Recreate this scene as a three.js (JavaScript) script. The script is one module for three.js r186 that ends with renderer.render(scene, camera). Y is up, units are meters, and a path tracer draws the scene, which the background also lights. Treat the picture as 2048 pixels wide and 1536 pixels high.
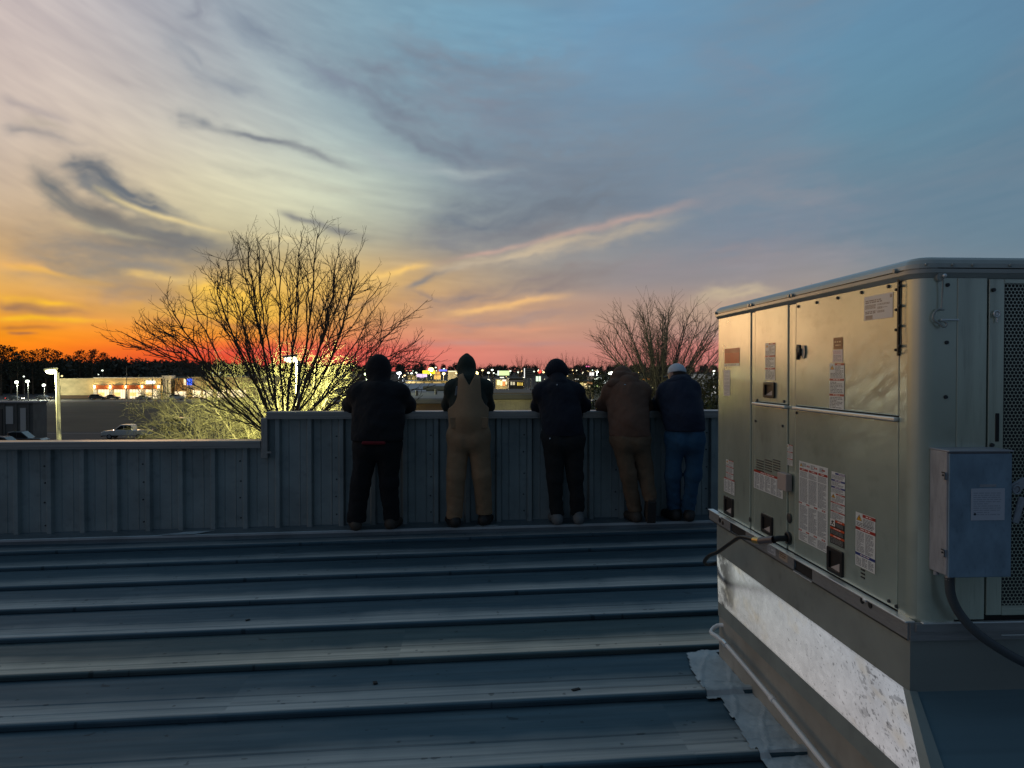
import * as THREE from 'three';
import { mergeGeometries } from 'three/addons/utils/BufferGeometryUtils.js';
import { RoundedBoxGeometry } from 'three/addons/geometries/RoundedBoxGeometry.js';

// ------------------------------------------------------------------ camera, sky, sun, exposure
const V = (x, y, z) => new THREE.Vector3(x, y, z);
const DEG = Math.PI / 180, CY = 1.53, LENS = 1540;
const scene = new THREE.Scene();
const camera = new THREE.PerspectiveCamera(2 * Math.atan(768 / LENS) / DEG, 4 / 3, 0.05, 6000);
camera.position.set(0, CY, 0);
camera.rotation.set(-0.93 * DEG, -3.3 * DEG, 0, 'YXZ');
camera.updateMatrixWorld();
const renderer = new THREE.WebGLRenderer({ antialias: true });
renderer.setSize(1024, 768);
renderer.toneMapping = THREE.LinearToneMapping;
renderer.toneMappingExposure = 1.0;
renderer.shadowMap.enabled = true;

// measuring helpers: where the sight line of a point measured on the photograph meets a plane of the place
const sight = (px, py) => V((px - 1024) / LENS, (768 - py) / LENS, -1).applyEuler(camera.rotation);
const onZ = (px, py, z) => { const d = sight(px, py); return d.multiplyScalar(z / d.z).add(camera.position); };
const onX = (px, py, x) => { const d = sight(px, py); return d.multiplyScalar(x / d.x).add(camera.position); };
const onY = (px, py, y) => { const d = sight(px, py); return d.multiplyScalar((y - CY) / d.y).add(camera.position); };
const azel = (px, py) => { const d = sight(px, py).normalize(); return [Math.atan2(d.x, -d.z) / DEG, Math.asin(d.y) / DEG]; };

function rng(seed) { let a = seed >>> 0; return () => { a = (a + 0x6D2B79F5) | 0; let t = Math.imul(a ^ (a >>> 15), 1 | a); t = (t + Math.imul(t ^ (t >>> 7), 61 | t)) ^ t; return ((t ^ (t >>> 14)) >>> 0) / 4294967296; }; }
// value noise, optionally periodic
const HT = new Float32Array(4096); { const r = rng(77); for (let i = 0; i < 4096; i++) HT[i] = r(); }
const hsh = (x, y) => HT[(Math.imul(x, 374761393) + Math.imul(y, 668265263) >>> 7) & 4095];
function vn(x, y, per = 0) {
  let xi = Math.floor(x), yi = Math.floor(y); const fx = x - xi, fy = y - yi, u = fx * fx * (3 - 2 * fx), v = fy * fy * (3 - 2 * fy);
  let x1 = xi + 1, y1 = yi + 1;
  if (per) { xi = ((xi % per) + per) % per; x1 = ((x1 % per) + per) % per; yi = ((yi % per) + per) % per; y1 = ((y1 % per) + per) % per; }
  const a = hsh(xi, yi), b = hsh(x1, yi), c = hsh(xi, y1), d = hsh(x1, y1);
  return a + (b - a) * u + (c - a) * v + (a - b - c + d) * u * v;
}
function fbm(x, y, oct = 4, per = 0) { let s = 0, a = 0.5, n = 0; for (let i = 0; i < oct; i++) { s += a * vn(x, y, per); n += a; a *= 0.5; x *= 2; y *= 2; per *= 2; } return s / n; }
const lin = (c) => c <= 0.04045 ? c / 12.92 : ((c + 0.055) / 1.055) ** 2.4;
const hexl = (h) => [0, 2, 4].map((i) => lin(parseInt(h.slice(i, i + 2), 16) / 255));

function makeSky() {
  const pts = [];
  function row(py, sy, text) {      // one elevation of the evening sky: "azimuth-mark colour" pairs
    const t = text.split(' ');
    for (let i = 0; i < t.length; i += 2) { const [az, el] = azel(+t[i], py); pts.push({ az, el, sx: 3.7, sy, c: hexl(t[i + 1]) }); }
  }
  row(20, 3.2, '0 cbbab8 200 b2b0b8 400 9a9fac 550 8ea2b0 700 84a3b4 850 76a1ba 1000 6b9fbd 1250 659ac0 1500 6194b6 1800 5c8eb0 2040 5a86a8');
  row(150, 3.0, '0 d6c2b6 200 d0c4bb 400 b4b6b9 550 a3b4ba 700 8ba9b5 850 7aa0b3 1000 6f9bb6 1250 6c97b5 1500 6490ae 1800 5c8fa9 2040 56859f');
  row(280, 2.8, '0 c5b6ac 200 d0bfac 400 cac4b5 550 c8cec4 700 b2c6c7 850 829aa6 1000 718ca3 1250 7690a6 1500 6d8ea4 1800 608aa0 2040 5a829a');
  row(400, 2.3, '0 d6ba98 200 ccb692 400 e2d7aa 550 e2ddb6 700 d2d8bb 850 9ca5a2 1000 7f8d97 1250 728496 1500 72879a 1800 668397 2040 608094');
  row(500, 1.5, '0 e8b46c 130 b09c7e 250 978a7a 400 948874 550 b8a981 700 b8ab88 850 908c87 1000 8b8a8d 1120 9a9691 1250 888d94 1500 848b97 1800 728492 2040 68808f');
  row(560, 1.2, '0 fbbb4c 130 e3ad60 250 a28d77 400 d8a656 550 fdd05a 700 eebb5a 800 ecb766 900 a8937f 1000 b29f86 1250 998e8d 1500 988e8d 1650 a1948c 1900 8a8f95');
  row(620, 0.9, '0 ffab22 130 dc9946 250 be8d5f 400 fbb63c 500 ffcf48 600 f6b44c 700 cf9468 850 d0a07c 1000 d2a27c 1150 bb9681 1300 b09183 1500 c9ab8d 1750 a39c9a');
  row(665, 0.55, '0 ff9c10 130 ff9712 250 f98428 400 fa9a2a 550 f4923c 700 dc8258 850 d9957a 1000 cf967c 1150 c3907b 1300 ba8d82 1600 b09690');
  row(700, 0.48, '0 ff8d0c 130 fd7e15 250 f2602d 400 ea4e2d 550 e65040 700 e86458 850 ea7f70 1000 d68a78 1150 c68a7c 1400 cf7d76 1700 b48a84');
  row(735, 0.6, '0 f57a18 250 ea4c2d 400 dc3f30 700 e45450 1000 d47c70 1150 c58074 1400 c87a74 1700 ac8280');
  const far = (az, el, h, s = 16) => pts.push({ az, el, sx: s, sy: s * 0.8, c: hexl(h) });
  far(-62, 4, 'eeb062', 9); far(-62, 18, 'ccb8a2', 9); far(-62, 36, 'a4acb4', 10); far(-95, 5, 'c89c7c'); far(-95, 30, 'a2a6aa'); far(-140, 6, '747582'); far(-140, 30, '566579');
  far(180, 5, '404a5b'); far(-180, 5, '404a5b'); far(180, 30, '3b5064'); far(-180, 30, '3b5064'); far(140, 6, '414c60'); far(140, 30, '3b5168'); far(95, 5, '686e7c'); far(95, 30, '4b6680'); far(60, 4, '928a8c', 9); far(60, 20, '647f94', 9);
  for (const q of [-160, -100, -40, 20, 80, 140]) { far(q, 55, q > -110 && q < 30 ? '6a8aa0' : '3b566c', 18); far(q, 85, '486883', 18); }
  const GW = 720, GH = 192, base = new Float32Array(GW * GH * 3);          // half a degree apart, from 4 degrees below the horizon up
  for (let j = 0; j < GH; j++) for (let i = 0; i < GW; i++) {
    const az = i / GW * 360 - 180, el = j * 0.5 - 4, ce = Math.max(0.12, Math.cos(el * DEG)); let r = 0, g = 0, b = 0, n = 0;
    for (const p of pts) {
      let da = Math.abs(az - p.az); if (da > 180) da = 360 - da;
      const dx = da * ce / p.sx, dy = (el - p.el) / p.sy, q = dx * dx + dy * dy, w = (q < 40 ? Math.exp(-q / 2) : 0) + 2e-4 * Math.exp(-(da * da * ce * ce + (el - p.el) ** 2) / 900) * (p.sx > 5 ? 6 : 1);
      r += w * p.c[0]; g += w * p.c[1]; b += w * p.c[2]; n += w;
    }
    const o = (j * GW + i) * 3; base[o] = r / n; base[o + 1] = g / n; base[o + 2] = b / n;
  }
  // cirrus banks: a centre line, width, colour, strength
  const strokes = [];
  function bank(h, alpha, w0, w1, text, fr = 0.45) {
    const t = text.split(' ').map(Number), p = [];
    for (let i = 0; i < t.length; i += 2) p.push(azel(t[i], t[i + 1]));
    const seg = []; let len = 0;
    for (let i = 1; i < p.length; i++) { const l = Math.hypot(p[i][0] - p[i - 1][0], p[i][1] - p[i - 1][1]); seg.push([...p[i - 1], ...p[i], len, l]); len += l; }
    const m = Math.max(w0, w1) / 26.9 * 3;
    strokes.push({ c: hexl(h), alpha, w0: w0 / 26.9, w1: w1 / 26.9, seg, len, fr, x0: Math.min(...p.map((q) => q[0])) - m, x1: Math.max(...p.map((q) => q[0])) + m, y0: Math.min(...p.map((q) => q[1])) - m, y1: Math.max(...p.map((q) => q[1])) + m });
  }
  bank('6a7078', 0.88, 24, 8, '118 344 165 336 200 350 235 378 285 402 340 425 420 445', 0.3);
  bank('6f757c', 0.75, 17, 12, '150 345 190 362 225 385 280 410');
  bank('646b74', 0.8, 12, 5, '140 334 175 327 198 338 212 356 240 380');
  bank('737678', 0.88, 14, 27, '72 332 90 358 130 390 185 424 260 452 340 474 450 500 520 520', 0.3);
  bank('80807c', 0.6, 8, 16, '60 360 110 402 180 436 260 466 340 486 430 510');
  bank('7a7774', 0.6, 16, 30, '150 400 220 440 300 462 400 492 520 520');
  bank('f0d89c', 0.55, 5, 4, '190 372 240 400 300 425 400 452 480 470');
  bank('e6d4a0', 0.45, 6, 3, '120 440 220 462 300 478 350 492');
  bank('7f858d', 0.72, 12, 4, '350 234 385 236 415 246 440 256', 0.3);
  bank('858a90', 0.75, 5, 9, '400 246 450 262 510 276 580 290 650 312 740 345');
  bank('8a8f9c', 0.6, 16, 16, '395 -20 410 20 400 42 350 44');
  bank('828f9f', 0.6, 20, 24, '440 -10 470 30 500 62 560 100 640 140 740 190 860 270');
  bank('8a939f', 0.5, 14, 12, '330 60 370 110 400 150 470 175 560 200');
  bank('a99f9f', 0.6, 7, 5, '0 198 60 215 110 232 150 246');
  bank('9d9694', 0.6, 11, 5, '0 262 50 258 100 270 150 284 190 290');
  bank('b5aa9c', 0.5, 9, 5, '40 240 90 245 140 262');
  bank('837f7c', 0.55, 26, 30, '20 470 150 484 280 496 400 520 470 530');
  bank('8c8479', 0.6, 14, 24, '60 530 180 545 280 552 330 560');
  bank('7c7d80', 0.55, 7, 14, '560 428 620 445 680 468 760 480');
  bank('adada0', 0.35, 10, 9, '420 330 520 350 640 370 760 390');
  bank('7b8494', 0.5, 36, 60, '700 110 800 160 900 200 1040 220 1180 200');
  bank('77808f', 0.55, 22, 42, '740 200 850 280 960 340 1080 350 1200 320');
  bank('a2adb0', 0.4, 10, 14, '700 290 800 330 900 350 1000 340 1120 350');
  bank('727c88', 0.7, 24, 44, '850 430 960 440 1080 420 1200 390 1330 350');
  bank('7f8188', 0.6, 18, 22, '830 470 940 475 1060 465 1180 440 1300 415');
  bank('c6a598', 0.5, 5, 9, '870 524 960 508 1060 488 1160 462 1260 436 1380 408 1460 398', 0.2);
  bank('f6c978', 0.85, 10, 6, '726 560 770 552 820 538 870 526', 0.3);
  bank('c2b199', 0.65, 10, 15, '860 540 960 524 1060 505 1180 480 1300 450 1400 428');
  bank('8d807f', 0.65, 15, 20, '790 590 880 606 980 590 1080 566 1190 545 1310 522');
  bank('8f8782', 0.7, 6, 5, '815 580 845 565 870 545 930 535', 0.3);
  bank('f2bf80', 0.7, 7, 6, '880 628 950 622 1020 612 1090 594 1150 585', 0.5);
  bank('a48c86', 0.55, 12, 14, '900 652 1000 644 1100 632 1220 618');
  bank('d99a7c', 0.5, 4, 4, '860 650 960 660 1060 662 1180 655');
  bank('d7c39e', 0.8, 12, 8, '1390 596 1450 586 1510 578 1570 584', 0.4);
  bank('948c90', 0.5, 22, 30, '1240 545 1380 525 1520 505 1700 490');
  bank('8d8f98', 0.4, 26, 34, '1350 400 1480 380 1620 400 1800 430');
  bank('fbb75a', 0.6, 12, 9, '-10 515 40 530 90 545 140 552', 0.5);
  bank('ffc23a', 0.95, 6, 3, '-10 592 50 598 110 606 175 616', 0.3);
  bank('a2795a', 0.7, 9, 6, '-10 606 60 614 130 624 200 634', 0.3);
  bank('ffbe30', 0.8, 4, 4, '-10 636 60 632 140 640 230 646', 0.3);
  bank('b8743c', 0.55, 4, 3, '0 654 70 652 150 656', 0.3);
  bank('7d5a50', 0.7, 2, 2, '15 664 40 666 80 665', 0.2);
  bank('9b887c', 0.6, 14, 12, '190 600 260 588 330 592 390 600');
  bank('a78468', 0.5, 10, 8, '600 620 680 610 750 600 820 612');
  bank('ffcb55', 0.65, 22, 36, '380 570 450 588 520 600 600 600', 0.5);
  bank('fbd07a', 0.6, 9, 7, '250 545 320 550 400 560 470 568');
  bank('b9784f', 0.45, 6, 10, '300 640 420 648 560 655 700 640');
  bank('ff9a3c', 0.5, 4, 3, '250 668 380 675 520 680');
  bank('f2604e', 0.55, 4, 4, '300 700 500 704 700 700 880 704');
  bank('bf8f85', 0.5, 5, 5, '820 682 950 690 1100 688 1250 690');
  bank('828898', 0.22, 30, 40, '1380 90 1470 150 1580 180 1700 170', 0.6);
  bank('858b98', 0.22, 34, 40, '1300 390 1420 370 1560 330 1720 320', 0.6);
  bank('7e8798', 0.22, 30, 36, '1380 490 1560 460 1740 420 1920 400', 0.6);
  bank('9a949a', 0.22, 20, 24, '1420 560 1560 530 1720 505 1900 490', 0.6);
  bank('7d8796', 0.4, 26, 40, '760 60 860 110 980 150 1120 150 1260 110', 0.6);
  bank('7a8592', 0.45, 30, 40, '980 300 1100 330 1240 310 1400 250', 0.6);
  bank('8b8884', 0.45, 16, 22, '0 505 120 512 260 525 400 545 480 560', 0.5);
  bank('a0907c', 0.4, 10, 16, '0 545 100 556 220 572 340 575', 0.5);
  bank('e9b55c', 0.5, 6, 5, '20 532 90 545 160 562 230 572', 0.4);
  bank('ead9a6', 0.4, 7, 6, '480 470 560 478 640 484 720 480', 0.4);
  const W = 4096, H = 2048, data = new Float32Array(W * H * 4);
  const C = [0, 0, 0];
  for (let j = 0; j < H; j++) {
    const el = (j + 0.5) / H * 180 - 90; if (el < -3.5) { for (let i = 0; i < W; i++) data[(j * W + i) * 4 + 3] = 1; continue; }
    const gy = Math.min(GH - 1.001, (el + 4) * 2), y0 = gy | 0, fy = gy - y0;
    for (let i = 0; i < W; i++) {
      let az = (i + 0.5) / W * 360 - 90; if (az > 180) az -= 360;
      const gx = (az + 180) * 2, x0 = gx | 0, fx = gx - x0, xa = x0 % GW, xb = (x0 + 1) % GW;
      for (let k = 0; k < 3; k++) { const a = base[(y0 * GW + xa) * 3 + k], b = base[(y0 * GW + xb) * 3 + k], c = base[((y0 + 1) * GW + xa) * 3 + k], d = base[((y0 + 1) * GW + xb) * 3 + k]; C[k] = (a + (b - a) * fx) * (1 - fy) + (c + (d - c) * fx) * fy; }
      { const m = 0.13 * Math.max(0, Math.min(1, (az + 8) / 14)) * Math.max(0, Math.min(1, (el - 7) / 6)), l = 0.25 * C[0] + 0.6 * C[1] + 0.15 * C[2]; for (let k = 0; k < 3; k++) C[k] += (l - C[k]) * m; }
      // fine cirrus texture along a curved flow
      const xx = az + 25, flow = el + (0.42 * xx - 0.0062 * xx * xx) * Math.min(1, el / 16) * (xx > -20 && xx < 95 ? 1 : 0);
      if (az > -52 && az < 52 && el < 46) {
        const s1 = fbm(az * 0.16 + 3, flow * 0.75 + 9, 5), s2 = fbm(az * 0.45 + 40 + s1 * 2, flow * 2.6, 4), wob = (fbm(az * 0.5, el * 0.5 + 70, 4) - 0.5), wb2 = (fbm(az * 1.2 + 9, el * 2.4 + 30, 3) - 0.5);
        { const cov = Math.max(0, Math.min(1, (fbm(az * 0.055 + 7.3, flow * 0.16 + 2.1, 5) - 0.4) * 4.2)) * Math.max(0, Math.min(1, (az + 14) / 14)) * Math.max(0, Math.min(1, (el - 8) / 6)) * (0.25 + 0.75 * s2) * 0.62, gv = [0.19, 0.232, 0.29]; for (let k = 0; k < 3; k++) C[k] += (gv[k] - C[k]) * cov; }
        for (const s of strokes) {
          if (az < s.x0 || az > s.x1 || el < s.y0 || el > s.y1) continue;
          let best = 1e9, tt = 0, sd = 0; const wo = wob * Math.min(1.1, s.w0 * 1.6 + 0.15);
          for (const g of s.seg) { const dx = g[2] - g[0], dy = g[3] - g[1], q = Math.max(0, Math.min(1, ((az - g[0]) * dx + (el + wo - g[1]) * dy) / (dx * dx + dy * dy))), d = Math.hypot(az - g[0] - dx * q, el + wo - g[1] - dy * q); if (d < best) { best = d; tt = (g[4] + q * g[5]) / s.len; sd = Math.sign((az - g[0]) * dy - (el + wo - g[1]) * dx) * d; } }
          const w = (s.w0 + (s.w1 - s.w0) * tt) * (1 + s.fr * 2.2 * wb2), q = best / w;
          if (q < 3) { const al = tt * s.len, fil = fbm(al * 0.33 + s.w0 * 31, sd / (0.35 + 0.22 * w) + al * 0.12 + s.w1 * 17, 5), e = Math.exp(-q * q * 0.9) * s.alpha * Math.min(1, tt * 6 + 0.3) * Math.min(1, (1 - tt) * 2.6 + 0.04) * Math.max(0, 2.3 * fil - 0.12) * (1 - s.fr * 0.5 + s.fr * s2); const a = Math.max(0, Math.min(1, e)); for (let k = 0; k < 3; k++) C[k] += (s.c[k] - C[k]) * a; }
        }
        const am = Math.max(0, Math.min(1, (az + 6) / 20)), amp = 0.26 - 0.18 * am, m = 1 + (s1 - 0.5) * amp + (s2 - 0.5) * amp * 0.75;
        C[0] *= m; C[1] *= m; C[2] *= 1 + (m - 1) * 0.8;
      } else { const m = 1 + (fbm(az * 0.1 + 3, el * 0.2 + 9, 2) - 0.5) * 0.14; C[0] *= m; C[1] *= m; C[2] *= m; }
      const o = (j * W + i) * 4; data[o] = C[0]; data[o + 1] = C[1]; data[o + 2] = C[2]; data[o + 3] = 1;
    }
  }
  const t = new THREE.DataTexture(data, W, H, THREE.RGBAFormat, THREE.FloatType);
  t.mapping = THREE.EquirectangularReflectionMapping; t.magFilter = t.minFilter = THREE.LinearFilter; t.needsUpdate = true;
  return t;
}
const skyTexture = makeSky();
scene.background = skyTexture; scene.environment = skyTexture;
const sun = new THREE.DirectionalLight(new THREE.Color(1, 0.62, 0.32), 0.1);      // the sun has just set: what is left of it
{ const [az] = azel(330, 700); sun.position.set(Math.sin(az * DEG) * 60, 2.6, -Math.cos(az * DEG) * 60); }
sun.castShadow = true; sun.shadow.radius = 20; sun.shadow.mapSize.set(2048, 2048);
Object.assign(sun.shadow.camera, { left: -40, right: 40, top: 30, bottom: -15, near: 1, far: 200 });
scene.add(sun);

// ------------------------------------------------------------------ helpers
const used = {};
function numbered(n) { used[n] = (used[n] ?? -1) + 1; return used[n] ? n + '_' + String(used[n]).padStart(3, '0') : n; }
function tag(o, label, category, group, kind) { o.userData.label = label; if (category) o.userData.category = category; if (group) o.userData.group = group; if (kind) o.userData.kind = kind; return o; }
function top(o, name, label, category, group, kind) { o.name = numbered(name); tag(o, label, category, group, kind); scene.add(o); return o; }
const thing = (name, label, category, pos = [0, 0, 0], turn = 0, group) => { const g = new THREE.Group(); g.position.set(...pos); g.rotation.y = turn; return top(g, name, label, category, group); };
const structure = (o, name) => { o.name = name; o.userData.kind = 'structure'; scene.add(o); return o; };
function mesh(geo, mat) { const m = new THREE.Mesh(geo, mat); m.castShadow = m.receiveShadow = true; return m; }
function part(parent, name, geo, mat, label) { const m = mesh(geo, mat); m.name = name; if (label) m.userData.label = label; parent.add(m); return m; }
function mg(list) { const l = list.map((g) => { const q = g.index ? g.toNonIndexed() : g; for (const k of Object.keys(q.attributes)) if (!['position', 'normal', 'uv'].includes(k)) q.deleteAttribute(k); return q; }); return mergeGeometries(l); }
const bx = (w, h, d, x = 0, y = 0, z = 0) => new THREE.BoxGeometry(w, h, d).translate(x, y, z);
const rb = (w, h, d, r, x = 0, y = 0, z = 0) => new RoundedBoxGeometry(w, h, d, 2, Math.min(r, w * 0.49, h * 0.49, d * 0.49)).translate(x, y, z);
const cyl = (r0, r1, h, n, x = 0, y = 0, z = 0) => new THREE.CylinderGeometry(r0, r1, h, n).translate(x, y, z);
const tube = (pts, r, n = 8, seg = 24) => new THREE.TubeGeometry(new THREE.CatmullRomCurve3(pts, false, 'centripetal'), seg, r, n);
// fractured quads: a mesh from rows of points (each row the same length), flat shaded, uv in metres
function sheet(rows, uvf) {
  const p = [], uv = [], add = (a) => { p.push(a.x, a.y, a.z); const q = uvf ? uvf(a) : [a.x, a.y]; uv.push(q[0], q[1]); };
  for (let j = 0; j + 1 < rows.length; j++) for (let i = 0; i + 1 < rows[j].length; i++) { const a = rows[j][i], b = rows[j][i + 1], c = rows[j + 1][i], d = rows[j + 1][i + 1]; for (const q of [a, b, d, a, d, c]) add(q); }
  const g = new THREE.BufferGeometry(); g.setAttribute('position', new THREE.Float32BufferAttribute(p, 3)); g.setAttribute('uv', new THREE.Float32BufferAttribute(uv, 2)); g.computeVertexNormals(); return g;
}
function std(r, g, b, rough, metal = 0, extra = {}) { const m = new THREE.MeshPhysicalMaterial({ roughness: rough, metalness: metal, side: THREE.DoubleSide, ...extra }); m.color.setRGB(r, g, b); return m; }
function glow(r, g, b, k) { const m = new THREE.MeshStandardMaterial({ roughness: 0.6 }); m.color.setRGB(0.3 * r + 0.02, 0.3 * g + 0.02, 0.3 * b + 0.02); m.emissive.setRGB(r, g, b); m.emissiveIntensity = k; return m; }
function dataTex(n, f, srgb = false, mh = n) {
  const d = new Uint8Array(n * mh * 4);
  for (let j = 0; j < mh; j++) for (let i = 0; i < n; i++) { const c = f(i / n, j / mh), o = (j * n + i) * 4; const q = typeof c === 'number' ? [c, c, c] : c; for (let k = 0; k < 3; k++) d[o + k] = Math.max(0, Math.min(255, q[k] * 255)); d[o + 3] = 255; }
  const t = new THREE.DataTexture(d, n, mh); t.wrapS = t.wrapT = THREE.RepeatWrapping; t.magFilter = THREE.LinearFilter; t.minFilter = THREE.LinearMipmapLinearFilter; t.generateMipmaps = true; if (srgb) t.colorSpace = THREE.SRGBColorSpace; t.needsUpdate = true; return t;
}
const rep = (t, x, y) => { const c = t.clone(); c.repeat.set(x, y); c.needsUpdate = true; return c; };

// ------------------------------------------------------------------ surfaces
const grime = dataTex(512, (u, v) => 0.62 + 0.5 * fbm(u * 6, v * 6, 5, 6) - 0.12 * Math.max(0, fbm(u * 24 + 5, v * 24, 3, 24) - 0.6) * 4);
const streak = dataTex(512, (u, v) => { const a = fbm(u * 3, v * 40, 4, 0), b = fbm(u * 5 + 9, v * 5, 4, 5), c = vn(u * 60, v * 60, 60); return 0.5 + 0.32 * a + 0.3 * (b - 0.5) + (c > 0.93 ? -0.1 : 0) + 0.1; });
const roughStreak = dataTex(512, (u, v) => 0.55 + 0.5 * (fbm(u * 4 + 2, v * 30, 4) - 0.5) + 0.4 * (fbm(u * 8, v * 8, 4, 8) - 0.5));
const softBump = dataTex(256, (u, v) => fbm(u * 3, v * 3, 3, 3));
const fineBump = dataTex(256, (u, v) => 0.5 * fbm(u * 32, v * 32, 3, 32) + 0.5 * fbm(u * 5, v * 5, 3, 5));
const spangle = dataTex(512, (u, v) => {           // galvanised crystals: cells, each with its own grey
  const n = 26, x = u * n, y = v * n; let b = 9, id = 0;
  for (let j = -1; j < 2; j++) for (let i = -1; i < 2; i++) { const cx = Math.floor(x) + i, cy = Math.floor(y) + j, wx = ((cx % n) + n) % n, wy = ((cy % n) + n) % n, dx = cx + hsh(wx, wy) - x, dy = cy + hsh(wx + 50, wy + 9) - y, d = dx * dx + dy * dy; if (d < b) { b = d; id = hsh(wx + 7, wy + 31); } }
  return 0.78 + 0.16 * id + 0.1 * (fbm(u * 8, v * 8, 4, 8) - 0.5);
});
const specks = dataTex(1024, (u, v) => {            // pitted galvanised flashing: smooth in the middle, mottled and scored to the near end
  const near = Math.max(0, Math.min(1, (u - 0.35) * 1.6)), dens = 0.84 - 0.12 * near;
  const s = fbm(u * 190, v * 30, 2), t = fbm(u * 30 + 8, v * 6, 4), cell = hsh(Math.floor(u * 90 + 3 * fbm(u * 30, v * 5, 2)), Math.floor(v * 14 + 3 * fbm(u * 22 + 5, v * 4, 2)));
  let c = 0.96 + 0.1 * (t - 0.5) + 0.06 * (cell - 0.5) + 0.1 * (fbm(u * 7, v * 2 + 6, 3) - 0.5);
  if (s > dens) c -= 0.3 * Math.min(1, (s - dens) * 14);
  if (u > 0.7) { const k = fbm(u * 18 + v * 14, v * 3 - u * 46, 4); if (k > 0.68) c -= 0.2 * Math.min(1, (k - 0.56) * 8) * Math.min(1, (u - 0.7) * 6); }
  if (u < 0.16) { const k = fbm(u * 26 + 2, v * 4 + 3, 4); c -= Math.max(0, Math.min(0.55, 2.4 * (k - 0.38))) * Math.min(1, (0.16 - u) * 12); }  // far end darkened in colour where the bent sheet reflects less
  const rim = Math.min(v, 1 - v); if (rim < 0.03) c -= 0.08; const warm = Math.max(0, fbm(u * 12 + 1, v * 3, 3) - 0.62);
  return [c, c * (1 - warm * 0.15), c * (1 - warm * 0.4)];
}, true, 256);
const M = {};
M.roof = std(0.34, 0.385, 0.415, 0.72, 0.8, { map: streak, roughnessMap: roughStreak, bumpMap: softBump, bumpScale: 0.003 });
M.roofDirty = std(0.5, 0.49, 0.44, 0.95, 0.55, { map: streak, roughnessMap: roughStreak, bumpMap: softBump, bumpScale: 0.003 });
M.roofs = [0.85, 1.2, 0.9, 0.6].map((amount, n) => {       // metal, drifts of dusty scale behind ribs, paler sky reflection painted into them
  const dustSheen = (u, v) => { const e = 0.56 + 0.1 * (fbm(u * 9 + n * 7, v * 2, 4, 0) - 0.5) * 2 + 0.05 * (fbm(u * 60, n, 2) - 0.5), a = Math.max(0, Math.min(1, (e - v) * 2.5)) * Math.max(0, Math.min(1, (v - 0.02) * 30)); return Math.min(1, amount * a * (0.55 + 0.75 * fbm(u * 14 + n, v * 26, 4)) + 0.12 * Math.max(0, fbm(u * 30, v * 10 + 4, 4) - 0.5)); };
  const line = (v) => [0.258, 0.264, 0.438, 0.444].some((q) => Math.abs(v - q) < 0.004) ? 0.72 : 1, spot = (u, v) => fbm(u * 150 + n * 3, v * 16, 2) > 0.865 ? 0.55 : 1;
  const map = dataTex(1024, (u, v) => { const d = dustSheen(u, v), m = (0.8 + 0.4 * fbm(u * 8, v * 30 + n, 4)) * line(v) * spot(u, v), l = [0.058 + 0.5 * d, 0.108 + 0.46 * d, 0.14 + 0.4 * d]; if (n === 1) { l[0] *= 1.12; l[2] *= 0.86; } return l.map((q) => { q *= m; return q <= 0.0031308 ? 12.92 * q : 1.055 * q ** (1 / 2.4) - 0.055; }); }, true, 256);
  const rm = dataTex(1024, (u, v) => { const d = dustSheen(u, v); return [1, 0.58 + 0.25 * d + 0.14 * (fbm(u * 20, v * 20, 3) - 0.5), 0.85 - 0.8 * d]; }, false, 256);
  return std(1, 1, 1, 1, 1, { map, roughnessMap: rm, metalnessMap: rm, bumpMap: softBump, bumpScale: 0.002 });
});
M.wall = std(0.29, 0.345, 0.35, 0.55, 0.3, { map: grime, bumpMap: softBump, bumpScale: 0.002 });
M.coping = std(0.36, 0.36, 0.35, 0.33, 0.7, { map: grime });
M.edgeGlint = std(0.55, 0.6, 0.62, 0.45, 0.6, { map: grime });
M.flash = std(0.19, 0.235, 0.26, 0.5, 0.5, { map: grime });
M.sealant = std(0.45, 0.52, 0.55, 0.7, 0, { map: grime, bumpMap: fineBump, bumpScale: 0.006 });
M.screw = std(0.06, 0.065, 0.07, 0.5, 0.6);
M.dark = std(0.012, 0.013, 0.014, 0.8);
M.black = std(0.008, 0.008, 0.009, 0.45);

// ------------------------------------------------------------------ ground
const GROUND = -7.07;
{
  const g = new THREE.CircleGeometry(5000, 96).rotateX(-Math.PI / 2), uv = g.attributes.uv, p = g.attributes.position;
  for (let i = 0; i < uv.count; i++) uv.setXY(i, p.getX(i) / 40, p.getZ(i) / 40);
  const soil = dataTex(512, (u, v) => { const a = fbm(u * 4, v * 4, 6, 4), b = fbm(u * 10, v * 40, 4); return [0.3 + 0.2 * a + 0.08 * b, 0.27 + 0.19 * a + 0.07 * b, 0.22 + 0.15 * a + 0.04 * b]; }, true);
  const m = mesh(g, std(0.36, 0.36, 0.37, 0.95, 0, { map: soil })); m.position.y = GROUND; structure(m, 'ground');
}
const asphalt = std(0.04, 0.042, 0.045, 0.9, 0, { map: grime });
const asphaltPale = std(0.17, 0.17, 0.17, 0.85, 0, { map: grime });
function flat(name, pts, y, mat) {
  const s = new THREE.Shape(pts.map(([x, z]) => new THREE.Vector2(x, -z))); const g = new THREE.ShapeGeometry(s).rotateX(-Math.PI / 2);
  const uv = g.attributes.uv; for (let i = 0; i < uv.count; i++) uv.setXY(i, uv.getX(i) / 6, uv.getY(i) / 6);
  const m = mesh(g, mat); m.position.y = y; return structure(m, name);
}
const gp = (px, py) => { const p = onY(px, py, GROUND); return [p.x, p.z]; };
flat('parking_lot', [[-140, -118], [-52, -113], [-20, -109], [20, -104], [20, -8], [-140, -8]], GROUND + 0.004, asphalt);
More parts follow.
